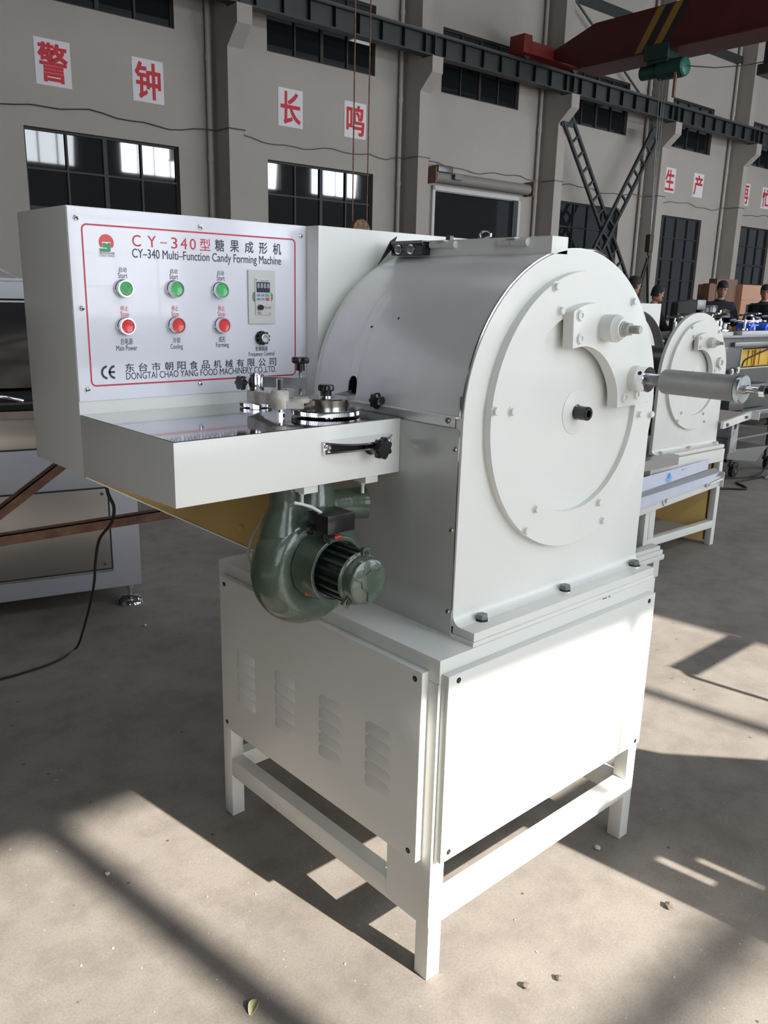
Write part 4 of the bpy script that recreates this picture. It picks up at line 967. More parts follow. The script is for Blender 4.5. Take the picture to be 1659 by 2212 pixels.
for P in ([(-0.037, 0.012), (-0.022, 0.005), (-0.019, -0.010), (-0.004, -0.020), (-0.004, -0.040)], [(-0.010, 0.018), (0.002, 0.026), (0.020, 0.021), (0.034, 0.026)]):
    b = B()
    for p, q in zip(P[:-1], P[1:]): b.bar((bx0+p[0], yc_, bz0+p[1]), (bx0+q[0], yc_, bz0+q[1]), 0.0016, 0.0022, up=(0, 1, 0))
    b.build('casting_seam', GREENP, mt, smooth=0)
b = B(); b.hexa([(-0.155,0.2605,0.905),(-0.118,0.2603,0.893),(-0.118,0.2595,0.893),(-0.155,0.2597,0.905),(-0.155,0.2605,0.913),(-0.118,0.2603,0.899),(-0.118,0.2595,0.899),(-0.155,0.2597,0.913)])
for v in b.bm.verts: v.co.y -= 0.004
b.build('orange_sticker', ORANGE, blw, smooth=0)
# capacitor box with wires
b = B(); b.hexa([(-0.142, 0.196, 1.050), (-0.070, 0.196, 1.050), (-0.070, 0.262, 1.050), (-0.142, 0.262, 1.050), (-0.142, 0.196, 1.088), (-0.070, 0.196, 1.088), (-0.070, 0.262, 1.088), (-0.142, 0.262, 1.088)], 0.001); cb = b.build('capacitor_box', BLACKP, M1)
b = B(); b.box(-0.150, -0.142, 0.245, 0.258, 1.040, 1.060, bevel=0.001); b.mi = 1; b.lathe([(0.0045, 0), (0.0045, 0.002)], (-0.150, 0.252, 1.052), (-1,0,0), 12); b.build('box_lug', [BLACKP, BRASS], cb)
b = B(); b.tube([(-0.128, 0.235, 1.087), (-0.145, 0.245, 1.100), (-0.163, 0.255, 1.107), (-0.178, 0.262, 1.111)], 0.0034, 8); b.build('white_wire', mat('white_sleeve', (0.68, 0.68, 0.70), 0.5), cb)
b = B(); b.tube([(-0.137, 0.215, 1.050), (-0.142, 0.208, 1.036), (-0.132, 0.205, 1.030), (-0.125, 0.21, 1.036)], 0.003, 6); b.tube([(-0.135, 0.22, 1.05), (-0.13, 0.21, 1.036), (-0.115, 0.205, 1.038)], 0.003, 6); b.mi = 1; b.cyl((-0.118, 0.204, 1.038), (-0.105, 0.200, 1.041), 0.0038, n=10)
b.build('wire_ends', [BLACKM, mat('red_wire_cap', (0.65, 0.03, 0.02), 0.4)], cb)
b = B(); b.tube([(-0.095, 0.44, 1.13), (-0.098, 0.45, 1.060), (-0.125, 0.45, 1.03), (-0.158, 0.45, 0.990), (-0.172, 0.45, 0.950), (-0.166, 0.45, 0.918), (-0.150, 0.45, 0.890), (-0.118, 0.42, 0.868)], 0.0036, 8); b.build('grey_motor_cable', CABLEG, M1)
# black supply cable from the control box down to the floor
def catm(P, n=8):
    P = [Vector(p) for p in P]; P = [P[0]*2-P[1]] + P + [P[-1]*2-P[-2]]; out = []
    for i in range(1, len(P)-2):
        for k in range(n):
            t = k/n; a, b_, c, d = P[i-1:i+3]
            out.append(0.5*((2*b_)+(c-a)*t+(2*a-5*b_+4*c-d)*t*t+(3*b_-a-3*c+d)*t**3))
    return out + [P[-2]]
pc = catm([(-0.32, 0.86, 1.14), (-0.294, 0.90, 1.031), (-0.235, 1.0, 0.959), (-0.201, 1.1, 0.886), (-0.175, 1.25, 0.798), (-0.109, 1.45, 0.661), (-0.034, 1.65, 0.525), (0.049, 1.9, 0.352), (0.111, 2.15, 0.139), (0.128, 2.285, 0.006), (0.028, 2.213, 0.006), (-0.078, 2.185, 0.006), (-0.226, 2.18, 0.006), (-0.45, 2.22, 0.006), (-0.9, 2.3, 0.006)])
b = B(); b.tube(pc, 0.0046, 8); tag(b.build('power_cable', BLACKM), 'black power cable falling from the control box to the floor on the left', 'cable')

# ================================================================== second machine, bare face plate
M2 = thing('candy_forming_machine', 'smaller off-white forming machine on an open frame stand behind the knurled handle, its drum uncovered', 'machine', (3.11418, 1.33635, 0), -0.02886)
before = set(o.name for o in bpy.data.objects)
face_unit(M2, WHITE2, dusty=True)
for o in bpy.data.objects:
    if o.name not in before and o.parent == M2: o.location.z -= 0.1706
H2 = 0.632
for x, y in ((0, 0), (W_-LG, 0), (0, D_-LG), (W_-LG, D_-LG)):
    b = B(); b.box(x, x+LG, y, y+LG, 0, 0.55, bevel=0.0025); b.build('leg', WHITE2, M2)
b = B(); b.box(0, W_, 0, D_, 0.553, H2, bevel=0.002); b.build('stand_top', WHITE2, M2)
b = B(); b.box(0.09, W_-0.012, 0.004, D_, H2, 0.639); b.build('raised_pad', mat('dusty_top', (0.36, 0.32, 0.29), 0.7), M2)
for a in ((LG, W_-LG, 0.0, 0.04), (LG, W_-LG, D_-0.04, D_), (0, 0.04, LG, D_-LG), (W_-0.04, W_, LG, D_-LG)):
    b = B(); b.box(*a, 0.118, 0.166, bevel=0.002); b.build('rail', WHITE2, M2)
b = B(); b.box(0.045, 0.105, 0.0, 0.03, 0.166, 0.553, bevel=0.002); b.build('mid_post', WHITE2, M2)
b = B(); b.hexa([(-0.30, -0.03, 0.330), (0.775, -0.03, 0.404), (0.775, 0.0, 0.404), (-0.30, 0.0, 0.330), (-0.30, -0.03, 0.395), (0.775, -0.03, 0.470), (0.775, 0.0, 0.470), (-0.30, 0.0, 0.395)], 0.002); sb = b.build('slanted_bar', WHITE2, M2)
b = B(); b.box(0.770, 0.776, -0.05, 0.0, 0.400, 0.495); b.box(0.776, 0.806, -0.012, -0.002, 0.400, 0.495); b.build('end_plate', WHITE2, sb, smooth=0)
b = B(); b.cyl((0.60, -0.045, 0.435), (0.76, -0.045, 0.452), 0.008, n=12); b.lathe([(0.018, 0), (0.018, 0.01)], (0.60, -0.033, 0.436), (0, -1, 0), 6); b.build('tension_screw', WHITE2, sb)
b = B(); b.lathe([(0.032, 0), (0.032, 0.008)], (0.14, -0.03, 0.400), (0, -1, 0), 20); b.lathe([(0.016, 0.008), (0.016, 0.02)], (0.14, -0.03, 0.400), (0, -1, 0), 6); b.build('slotted_lug', WHITE2, sb)
b = B(); b.hexa([(-0.30, -0.028, 0.472), (0.600, -0.028, 0.530), (0.600, -0.024, 0.530), (-0.30, -0.024, 0.472), (-0.30, -0.028, 0.560), (0.600, -0.028, 0.592), (0.600, -0.024, 0.592), (-0.30, -0.024, 0.560)]); fs = b.build('filmed_sheet', FILMW, M2, smooth=0)
b = B(); b.hexa([(-0.30, -0.060, 0.455), (0.69, -0.060, 0.505), (0.69, -0.024, 0.525), (-0.30, -0.024, 0.472), (-0.30, -0.060, 0.459), (0.69, -0.060, 0.509), (0.69, -0.024, 0.529), (-0.30, -0.024, 0.476)])
b.build('sheet_fold', mat('fold_grey', (0.30, 0.31, 0.32), 0.4), fs, smooth=0)
b = B(); b.hexa([(-0.30, -0.060, 0.390), (0.60, -0.060, 0.455), (0.60, -0.057, 0.455), (-0.30, -0.057, 0.390), (-0.30, -0.060, 0.456), (0.69, -0.060, 0.506), (0.69, -0.057, 0.506), (-0.30, -0.057, 0.456)]); b.build('lower_film', FILMW, fs, smooth=0)
BLUEP = mat('blue_print', (0.04, 0.32, 0.72), 0.5)
b = B(); b.lathe([(0.020, 0), (0.020, 0.0006)], (0.155, -0.0283, 0.541), (0, -1, 0), 20)
for k in range(12):
    a = R(-165 + 150*k/11); L0, L1 = 0.026, 0.046 if k % 2 else 0.040
    c = Vector((0.155, -0.0286, 0.541))
    b.hexa([c+Vector((math.cos(a)*q-math.sin(a)*w_*0.0022, dy, math.sin(a)*q+math.cos(a)*w_*0.0022)) for dy in (0, 0.0005) for q, w_ in ((L0, -1), (L1, -0.4), (L1, 0.4), (L0, 1))])
b.bar((0.30, -0.0286, 0.563), (0.345, -0.0286, 0.566), 0.0006, 0.003, up=(0, 0, 1)); b.hexa([(0.288, -0.0288, 0.562), (0.302, -0.0288, 0.556), (0.302, -0.0283, 0.556), (0.288, -0.0283, 0.562), (0.288, -0.0288, 0.5625), (0.302, -0.0288, 0.569), (0.302, -0.0283, 0.569), (0.288, -0.0283, 0.5625)])
b.build('blue_print_mark', BLUEP, fs, smooth=0)
b = B(); b.box(-0.30, 0.215, -0.045, -0.040, 0.606, 0.664); b.box(-0.30, 0.215, -0.04, 0.02, 0.660, 0.664); b.build('loose_sheet', mat('loose_sheet_grey', (0.33, 0.32, 0.33), 0.35, metal=0.6), M2, smooth=0)
YEL2 = mat('yellow_film_shaded', (0.30, 0.21, 0.05), 0.4); YEL3 = mat('yellow_film_lit', (0.62, 0.42, 0.15), 0.4)  # one yellow film, shaded inside and lit at the right by colour
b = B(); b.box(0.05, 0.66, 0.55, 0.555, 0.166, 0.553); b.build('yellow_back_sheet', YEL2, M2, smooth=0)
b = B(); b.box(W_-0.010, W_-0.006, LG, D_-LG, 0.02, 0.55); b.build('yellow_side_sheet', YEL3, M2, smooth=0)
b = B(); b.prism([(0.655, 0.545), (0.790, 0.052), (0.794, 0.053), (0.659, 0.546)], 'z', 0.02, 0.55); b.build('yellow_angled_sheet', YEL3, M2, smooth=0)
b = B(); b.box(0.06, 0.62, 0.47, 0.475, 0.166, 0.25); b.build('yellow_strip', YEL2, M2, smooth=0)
b = B(); b.box(0.045, 0.52, 0.02, 0.46, 0.1665, 0.176); b.build('hardboard_shelf', WOODD, M2, smooth=0)
b = B(); b.box(0.20, 0.909, 0.60, 0.90, H2, 1.508, bevel=0.002); b.build('rear_housing', WHITE2, M2)
b = B(); b.prism(arc(0.477, 1.0994, 0.368, 17, 80, 24)+arc(0.477, 1.0994, 0.364, 80, 17, 24), 'y', 0.495, 0.560); b.build('rear_cover_arc', mat('cover_inner_grey', (0.17, 0.17, 0.16), 0.5), M2)
b = B(); b.cyl((0.30, 0.12, 0.86), (0.30, 0.48, 0.86), 0.12, n=28); b.cyl((0.45, 0.092, 1.1), (0.45, 0.498, 1.1), 0.16, n=28); b.build('inner_drum', DSTEEL, M2)
b = B(); b.hexa([(0.84, 0.03, 0.752), (1.20, 0.03, 0.790), (1.20, 0.05, 0.790), (0.84, 0.05, 0.752), (0.84, 0.03, 0.797), (1.20, 0.03, 0.838), (1.20, 0.05, 0.838), (0.84, 0.05, 0.797)], 0.001)
b.box(1.20, 1.206, -0.02, 0.05, 0.786, 0.842); ar = b.build('side_arm', WHITE2, M2)
b = B(); b.hexa([(0.84, 0.05, 0.790), (1.14, 0.05, 0.826), (1.14, 0.28, 0.826), (0.84, 0.28, 0.790), (0.84, 0.05, 0.796), (1.14, 0.05, 0.832), (1.14, 0.28, 0.832), (0.84, 0.28, 0.796)]); b.build('arm_board', mat('dusty_top', (0.36, 0.32, 0.29), 0.7), ar, smooth=0)
b = B(); b.lathe([(0.012, 0), (0.012, 0.008)], (0.885, 0.03, 0.775), (0, -1, 0), 6); b.lathe([(0.010, 0), (0.010, 0.012)], (1.12, 0.03, 0.806), (0, -1, 0), 6); b.build('arm_bolt', DSTEEL, ar)
# loose white bars leaning low at its front left leg
st = thing('white_bars', 'short stack of white steel bars on blocks beside the rear forming machine', 'bars', (2.92, 1.22, 0), -0.03)
for i, (z0, z1, l) in enumerate(((0.10, 0.128, 0.30), (0.129, 0.155, 0.295), (0.156, 0.178, 0.28))):
    b = B(); b.box(-0.12, -0.12+l, -0.03+0.01*i, 0.05, z0, z1, bevel=0.002); b.build('bar', WHITE2, st)
b = B(); b.box(0.09, 0.15, -0.02, 0.04, 0, 0.10); b.build('block', WHITE2, st, smooth=0)
b = B(); b.box(-0.1, -0.02, -0.02, 0.04, 0, 0.10); b.build('block', CARTON2, st, smooth=0)

# ================================================================== stainless oven at the left edge
OV = thing('drying_oven', 'grey steel oven with dark curved door at the left edge, partly behind the control box', 'oven', (0.557, 2.634, 0), R(-14.374))
b = B(); b.box(-2.6, 0.052, -0.0, 0.9, 0.10, 0.60, bevel=0.002); b.box(-2.6, 0.052, 0.0, 0.9, 0.60, 0.805, bevel=0.002); b.build('base_frame', OVENF, OV)
b = B(); b.box(-1.6, -0.088, -0.004, 0.0, 0.205, 0.602, bevel=0.001); pnl = b.build('base_panel', mat('panel_warm_steel', (0.36, 0.335, 0.31), 0.34, metal=0.85), OV)
b = B(); b.prism([(-1.608, 0.197), (-0.080, 0.197), (-0.080, 0.610), (-1.608, 0.610)], 'y', -0.002, -0.0005, hole=[(-1.6, 0.205), (-0.088, 0.205), (-0.088, 0.602), (-1.6, 0.602)]); b.build('panel_gasket', BLACKM, pnl, smooth=0)
b = B(); b.box(-1.608, -0.080, -0.0045, -0.001, 0.188, 0.195); b.build('bright_edge', CHROME, pnl, smooth=0)
for x, z in ((-0.112, 0.578), (-0.116, 0.230)): pan_screw(pnl, (x, -0.004, z), (0,-1,0), 0.008, DSTEEL)
b = B(); b.box(-2.6, 0.05, 0.004, 0.88, 0.805, 0.812); b.build('seam', BLACKM, OV, smooth=0)
b = B(); b.box(-2.6, 0.05, 0.002, 0.88, 0.812, 0.952, bevel=0.002); b.build('steel_band', mat('panel_warm_steel2', (0.46, 0.42, 0.38), 0.30, metal=0.8), OV)
b = B(); b.box(-2.6, 0.05, -0.01, 0.88, 0.952, 0.985); b.build('rusty_ledge', mat('rusty_ledge', (0.20, 0.16, 0.14), 0.6, noise=(30, 0.15, (0.26, 0.17, 0.13))), OV, smooth=0)
b = B(); b.prism([(0.0, 0.985), (-0.018, 0.995), (-0.03, 1.02), (-0.028, 1.05), (-0.01, 1.074), (0.02, 1.078), (0.06, 1.078), (0.06, 0.985)], 'x', -2.6, 0.05); dw = b.build('curved_drawer', OVEND, OV)
b = B(); b.tube([(-0.62, -0.03, 1.055), (-0.60, -0.055, 1.060), (-0.50, -0.065, 1.058), (-0.455, -0.05, 1.045), (-0.43, -0.03, 1.035)], [0.009, 0.009, 0.009, 0.008, 0.012], 12); b.build('drawer_handle', CHROME, dw)
b = B(); P = [(0.02, 1.078)]
for i in range(13): P.append((-0.02-0.05*math.sin(PI*i/12*0.5+0.0), 1.09+0.367*i/12))
b.prism(P + [(0.3, 1.457), (0.3, 1.078)], 'x', -2.6, 0.05); b.build('dark_door', OVEND, OV)
b = B(); b.box(-2.6, 0.05, -0.075, 0.3, 1.457, 1.464); b.build('white_strip', ALU, OV, smooth=0)
b = B(); b.box(-2.6, 0.05, -0.05, 0.5, 1.464, 1.472); b.build('gap', BLACKM, OV, smooth=0)
b = B(); b.box(-2.6, 0.05, -0.07, 0.6, 1.472, 1.545, bevel=0.002); b.build('light_band', OVENL, OV)
b = B(); b.box(-2.6, 0.05, -0.075, 0.62, 1.545, 1.556); b.build('top_edge', OVENP, OV, smooth=0)
b = B(); b.box(-2.6, 0.05, 0.3, 0.88, 1.0, 1.46); b.build('rear_casing', OVENP, OV, smooth=0)
b = B(); b.bar((-0.52, 0.0, 1.62), (-0.40, 0.02, 1.556), 0.006, 0.006); b.bar((-0.57, 0.0, 1.556), (-0.52, 0.0, 1.62), 0.006, 0.006); b.build('bent_rod', CHROME, OV)
for x, y in ((0.0, 0.035), (0.0, 0.8), (-2.5, 0.035), (-2.5, 0.8)):
    b = B(); b.lathe([(0.064, 0), (0.067, 0.006), (0.061, 0.020), (0.040, 0.034), (0.014, 0.038), (0.010, 0.040), (0.010, 0.075), (0.019, 0.076), (0.019, 0.088), (0.024, 0.089), (0.024, 0.10)], (x, y, 0), (0,0,1), 32); b.build('levelling_foot', CHROME, OV)

# ================================================================== rusty angle iron trestle
cm = Matrix.Translation((0, 0, 0))
TR = thing('rusty_trestle', 'rusty angle iron trestle with one sloping and one level bar left of the white stand', 'trestle')
def angle_bar(name, a, c, w, parent):
    a = Vector(a); c = Vector(c); d = (c-a).normalized(); n = Vector((0, 1, 0)); u = d.cross(n).normalized()
    if u.z < 0: u = -u
    b = B(); e = 0.004
    b.hexa([a, c, c+n*e, a+n*e, a+u*w, c+u*w, c+u*w+n*e, a+u*w+n*e])
    b.hexa([a+u*(w-e), c+u*(w-e), c+u*(w-e)+n*w, a+u*(w-e)+n*w, a+u*w, c+u*w, c+u*w+n*w, a+u*w+n*w])
    return b.build(name, RUST, parent, smooth=0)
angle_bar('level_bar', (-0.95, 1.70, 0.700), (0.93, 1.70, 0.682), 0.036, TR)
angle_bar('sloping_bar', (-0.95, 1.715, 0.372), (0.32, 1.715, 1.176), 0.032, TR)
for x in (-0.95, 0.90):
    for y in (1.705,):
        b = B(); b.box(x, x+0.03, y, y+0.03, 0, 0.70); b.build('leg', RUST, TR, smooth=0)
b = B(); b.box(0.29, 0.32, 1.72, 1.75, 0.70, 1.16); b.build('post', RUST, TR, smooth=0)
for x in (-0.95, 0.90):
    b = B(); b.box(x, x+0.03, 1.45, 2.0, 0, 0.03); b.build('foot_bar', RUST, TR, smooth=0)

# ================================================================== workshop clutter on the right (hall frame)
def hbox(b, *a, **k): return b.box(*a, **k)
def chrome_cluster(root, s, t, z, seed):
    rnd = random.Random(seed)
    b = B(); b.box(s-0.10, s+0.10, t-0.06, t+0.06, z, z+0.05, bevel=0.004); b.cyl((s-0.05, t, z+0.05), (s-0.05, t, z+0.15), 0.022, n=14); b.cyl((s+0.05, t, z+0.05), (s+0.05, t, z+0.12), 0.03, n=14); b.build('shaft_block', CHROME, root)
    b = B(); b.lathe([(0.012, -0.06), (0.012, 0.0)], (s-0.05, t, z+0.2), (0.1, -0.1, 1), 10); b.tube([(s-0.05+0.085*math.cos(2*PI*i/20), t+0.085*math.sin(2*PI*i/20), z+0.20) for i in range(21)], 0.011, 8); b.bar((s-0.13, t, z+0.2), (s+0.03, t, z+0.2), 0.012, 0.01); b.bar((s-0.05, t-0.08, z+0.2), (s-0.05, t+0.08, z+0.2), 0.012, 0.01); b.build('handwheel', CHROME, root)
    b = B(); b.cyl((s+0.02, t-0.08, z+0.16+0.02*rnd.random()), (s+0.20, t-0.05, z+0.17), 0.014, n=12); b.lathe([(0.05, 0), (0.052, 0.006), (0.05, 0.012)], (s+0.07, t, z+0.12), (0,0,1), 20); b.build('lever', CHROME, root)
def wrap_machine(s, t, w, d, h, label, seed, window=None, group=None):
    root = hthing('wrapping_machine', label, 'machine', s, t, 0, group=group)
    b = B()
    if window:
        x0, x1, z0, z1 = window
        b.box(0, x0, 0, d, 0.12, h, bevel=0.006).box(x1, w, 0, d, 0.12, h, bevel=0.006).box(x0, x1, 0, d, 0.12, z0).box(x0, x1, 0, d, z1, h).box(x0, x1, d-0.06, d, z0, z1)
    else: b.box(0, w, 0, d, 0.12, h, bevel=0.006)
    b.build('cabinet', DGREY, root, smooth=30)
    if window:
        b = B(); b.box(x0-0.02, x1, -0.006, 0.006, z0-0.012, z0).box(x0-0.012, x0, -0.006, 0.006, z0, z1); b.build('bright_frame', ALU, root, smooth=0)
    b = B(); b.box(-0.03, w+0.03, -0.05, d+0.02, h, h+0.03, bevel=0.004); b.build('bed_plate', MGREY, root)
    b = B(); b.box(0.0, w*0.42, -0.04, 0.03, h+0.03, h+0.07, bevel=0.003).box(w*0.5, w*0.95, -0.04, 0.03, h+0.03, h+0.075, bevel=0.003); b.build('guide_rail', ALU, root)
    n = max(2, int(w/0.34))
    for i in range(n): chrome_cluster(root, 0.16 + (w-0.3)*i/max(1, n-1), 0.12 + 0.1*(i % 2), h+0.03+0.02*(i % 3), seed+i)
    rnd = random.Random(seed)
    for i in range(4):
        x = rnd.uniform(0.08, w-0.1); z = rnd.uniform(0.4, h-0.12)
        b = B(); b.cyl((x, 0, z), (x, -0.05, z), 0.022, n=12); b.lathe([(0.04, 0), (0.04, 0.012)], (x, -0.03, z), (0,-1,0), 14); b.build('control_knob', MGREY if i % 2 else CHROME, root)
    b = B(); b.box(0.1, w*0.4, -0.03, 0.0, h-0.16, h-0.10, bevel=0.004).box(w*0.45, w*0.8, -0.04, 0, h-0.10, h-0.05, bevel=0.004); b.build('side_rail', MGREY, root)
    for x in (0.05, w-0.11):
        for y in (0.05, d-0.11):
            b = B(); b.lathe([(0.045, 0), (0.045, 0.012), (0.018, 0.02), (0.018, 0.13)], (x+0.03, y+0.03, 0), (0,0,1), 16); b.build('foot', DSTEEL, root)
    return root
wm = wrap_machine(8.25, 4.9, 2.6, 0.9, 1.13, 'long dark grey wrapping machine holding a yellow crate in its side window', 11, window=(1.42, 2.53, 0.775, 1.005))
wrap_machine(6.9, 5.0, 1.15, 0.8, 1.10, 'dark grey wrapping machine with bright handwheels between the two white forming machines', 31)
wrap_machine(11.2, 4.8, 1.6, 0.9, 1.10, 'dark grey wrapping machine at the right edge of the photo', 51)
# crates in the side window
for i, x in enumerate((9.70, 10.24)):
    root = hthing('plastic_crate', ['yellow plastic crate in the side window of the dark machine, left one', 'yellow plastic crate in the side window, cut by the photo edge'][i], 'crate', x, 5.02, 0.776)
    b = B(); b.box(0, 0.5, 0, 0.34, 0, 0.014).box(0, 0.014, 0, 0.34, 0.014, 0.205).box(0.486, 0.5, 0, 0.34, 0.014, 0.205).box(0.014, 0.486, 0, 0.012, 0.014, 0.205).box(0.014, 0.486, 0.328, 0.34, 0.014, 0.205); b.build('crate_body', CRATEY, root, smooth=0)
    for xx in (0.01, 0.12, 0.37, 0.475):
        b = B(); b.box(xx, xx+0.018, -0.012, 0.0, 0.01, 0.2); b.build('rib', CRATEY, root, smooth=0)
    b = B(); b.box(-0.012, 0.512, -0.014, 0.354, 0.19, 0.205); b.build('rim', CRATEY, root, smooth=0)
b = B(); b.tube(catm([(10.5, 4.86, 1.06), (10.2, 4.84, 0.99), (9.95, 4.86, 0.93), (9.72, 4.87, 0.87), (9.68, 4.88, 0.80)]), 0.010, 6); w = b.build('hanging_hose', BLACKM); w.matrix_world = HALL
tag(w, 'thin black hose hanging across the yellow crate window', 'hose')
# blue film rolls on the machine bed
for i, (s, t) in enumerate(((9.95, 5.02), (10.25, 4.98), (10.5, 5.1))):
    root = hthing('film_roll', ['blue film roll on the dark machine bed, left of three', 'blue film roll on the dark machine bed, middle of three', 'blue film roll on the dark machine bed, right of three'][i], 'roll', s, t, 1.165)
    b = B(); b.cyl((0, -0.08, 0.065), (0.01, 0.10, 0.065), 0.062, n=24); b.build('film', BLUEF, root)
    b = B(); b.cyl((-0.001, -0.10, 0.065), (0.011, 0.12, 0.065), 0.022, n=14); b.build('core', CHROME, root)
b = B(); b.box(9.9, 10.7, 4.95, 4.97, 1.26, 1.275).box(9.8, 10.6, 5.1, 5.12, 1.30, 1.32); w = b.build('chrome_bars', CHROME); w.matrix_world = HALL
tag(w, 'pair of bright bars lying over the blue film rolls', 'bars')
# round black coating pans behind
for i, (s, t, r, h) in enumerate(((10.74, 6.10, 0.22, 0.22), (12.78, 6.1, 0.36, 0.24))):
    root = hthing('steel_drum', ['black round drum in front of the phone-holding man', 'wide black round drum in front of the man at the right edge'][i], 'drum', s, t, 0)
    b = B(); b.lathe([(r*0.92, 1.22), (r, 1.25), (r, 1.25+h), (r*0.98, 1.26+h), (r*0.94, 1.255+h), (r*0.94, 1.26)], (0,0,0), (0,0,1), 36); b.build('shell', mat('black_gloss', (0.012, 0.014, 0.018), 0.2, coat=0.3), root)
    b = B(); b.box(-0.2, 0.2, -0.2, 0.2, 0, 1.22, bevel=0.01); b.build('pedestal', DGREY, root)
    b = B(); b.lathe([(0.018, 0), (0.018, 0.03)], (0.1, -r*0.99, 1.25+h*0.7), (0,-1,0), 10); b.build('latch', CHROME, root)
root = hthing('covered_machine', 'dark covered bulk behind the handwheels, beside the olive-coated person', 'machine', 9.78, 5.85, 0)
b = B(); b.hexa([(0, 0, 0), (0.52, 0, 0), (0.52, 0.16, 0), (0, 0.16, 0), (0.03, 0.02, 1.52), (0.48, 0.02, 1.56), (0.48, 0.14, 1.56), (0.03, 0.14, 1.52)], 0.05); b.build('cover', mat('tarp_dark', (0.018, 0.017, 0.016), 0.8, bump=(6, 0.6)), root)
b = B(); b.box(0.48, 0.70, 0.02, 0.16, 1.42, 1.55, bevel=0.02); b.build('top_casing', MGREY, root)

# steel trolley with castor
root = hthing('steel_trolley', 'low steel trolley on a black castor right of the rear forming machine', 'trolley', 6.93, 3.52, 0)
b = B(); b.box(0.0, 1.0, 0, 0.55, 0.56, 0.60, bevel=0.003); b.build('top_shelf', MGREY, root)
b = B(); b.box(0.05, 1.0, 0, 0.55, 0.36, 0.375); b.build('middle_shelf', MGREY, root, smooth=0)
b = B(); b.hexa([(0.0, 0, 0.20), (0.55, 0.0, 0.12), (0.55, 0.5, 0.12), (0.0, 0.5, 0.20), (0.0, 0, 0.28), (0.75, 0, 0.25), (0.75, 0.5, 0.25), (0.0, 0.5, 0.28)]); b.build('tray', MGREY, root, smooth=0)
b = B(); b.prism([(-0.02, 0.26), (0.10, 0.26), (0.10, 0.58), (-0.02, 0.58)], 'y', -0.02, 0.0, hole=[(0.015+0.025+0.025*math.cos(2*PI*i/20), 0.50+0.04*math.sin(2*PI*i/20)) for i in range(20)]); b.build('end_casting', mat('cast_grey', (0.42, 0.42, 0.42), 0.45, metal=0.4, noise=(20, 0.2, (0.2, 0.2, 0.2))), root)
for x in (0.2, 0.85):
    for y in (0.06, 0.46):
        b = B(); b.box(x-0.012, x+0.012, y-0.012, y+0.012, 0.11, 0.56); b.build('post', DSTEEL, root, smooth=0)
        b = B(); b.cyl((x+0.06, y-0.02, 0.055), (x+0.06, y+0.02, 0.055), 0.055, n=24); b.box(x+0.0, x+0.1, y-0.028, y+0.028, 0.095, 0.13, bevel=0.003); b.mi = 1; b.cyl((x+0.06, y-0.028, 0.055), (x+0.06, y-0.02, 0.055), 0.012, n=10); b.build('castor', [BLACKP, CHROME], root)
b = B(); b.box(0.02, 0.3, 0.05, 0.4, 0.605, 0.70, bevel=0.02).box(0.35, 0.8, 0.1, 0.45, 0.605, 0.82, bevel=0.02); b.build('motor_block', DGREY, root)
for i, p in enumerate(([(5.6, 3.7, 0.009), (6.3, 3.48, 0.009), (6.62, 3.36, 0.009), (6.76, 3.24, 0.009), (6.86, 3.30, 0.009), (6.98, 3.42, 0.009), (7.4, 3.40, 0.009)], [(5.9, 3.85, 0.009), (6.9, 3.62, 0.009), (7.3, 3.46, 0.008), (7.55, 3.45, 0.08), (7.9, 3.55, 0.3), (7.95, 3.6, 0.55)])):
    b = B(); b.tube(catm(p), 0.009, 6); w = b.build('floor_cord', BLACKM); w.matrix_world = HALL
    tag(w, ['looped black cord on the floor right of the rear forming machine', 'black cord rising from the floor to the steel trolley'][i], 'cord')
root = hthing('machine_foot', 'round polished machine foot on the floor at the right edge', 'foot', 7.42, 3.32, 0)
b = B(); b.lathe([(0.07, 0), (0.072, 0.01), (0.05, 0.03), (0.012, 0.04), (0.012, 0.22)], (0,0,0), (0,0,1), 24); b.build('foot_disc', CHROME, root)

# cartons and crates against the back
def carton(s, t, z, w, d, h, m, label):
    root = hthing('carton', label, 'box', s, t, z)
    b = B(); b.box(0, w, 0, d, 0, h, bevel=0.01); b.build('carton_body', m, root)
    b = B(); b.box(0.01, w-0.01, -0.006, 0.001, h*0.55, h*0.55+0.012); b.box(w/2-0.02, w/2+0.02, 0.01, d-0.01, h, h+0.004); b.build('tape', mat('tape_brown', (0.22, 0.12, 0.07), 0.4), root, smooth=0)
    return root
carton(14.56, 8.0, 0, 0.74, 0.16, 1.93, CARTON, 'tall brown carton standing behind the phone-holding man')
carton(14.32, 8.0, 0, 0.22, 0.14, 1.84, CARTON, 'narrower brown carton left of the tall brown one')
carton(15.32, 7.9, 0, 1.9, 0.9, 1.22, CARTON2, 'lower orange-brown carton at the right, under the lighter one')
carton(15.32, 7.9, 1.226, 1.7, 0.9, 0.62, mat('carton_light', (0.40, 0.22, 0.14), 0.8), 'light orange-brown carton on top, right of the phone-holding man')

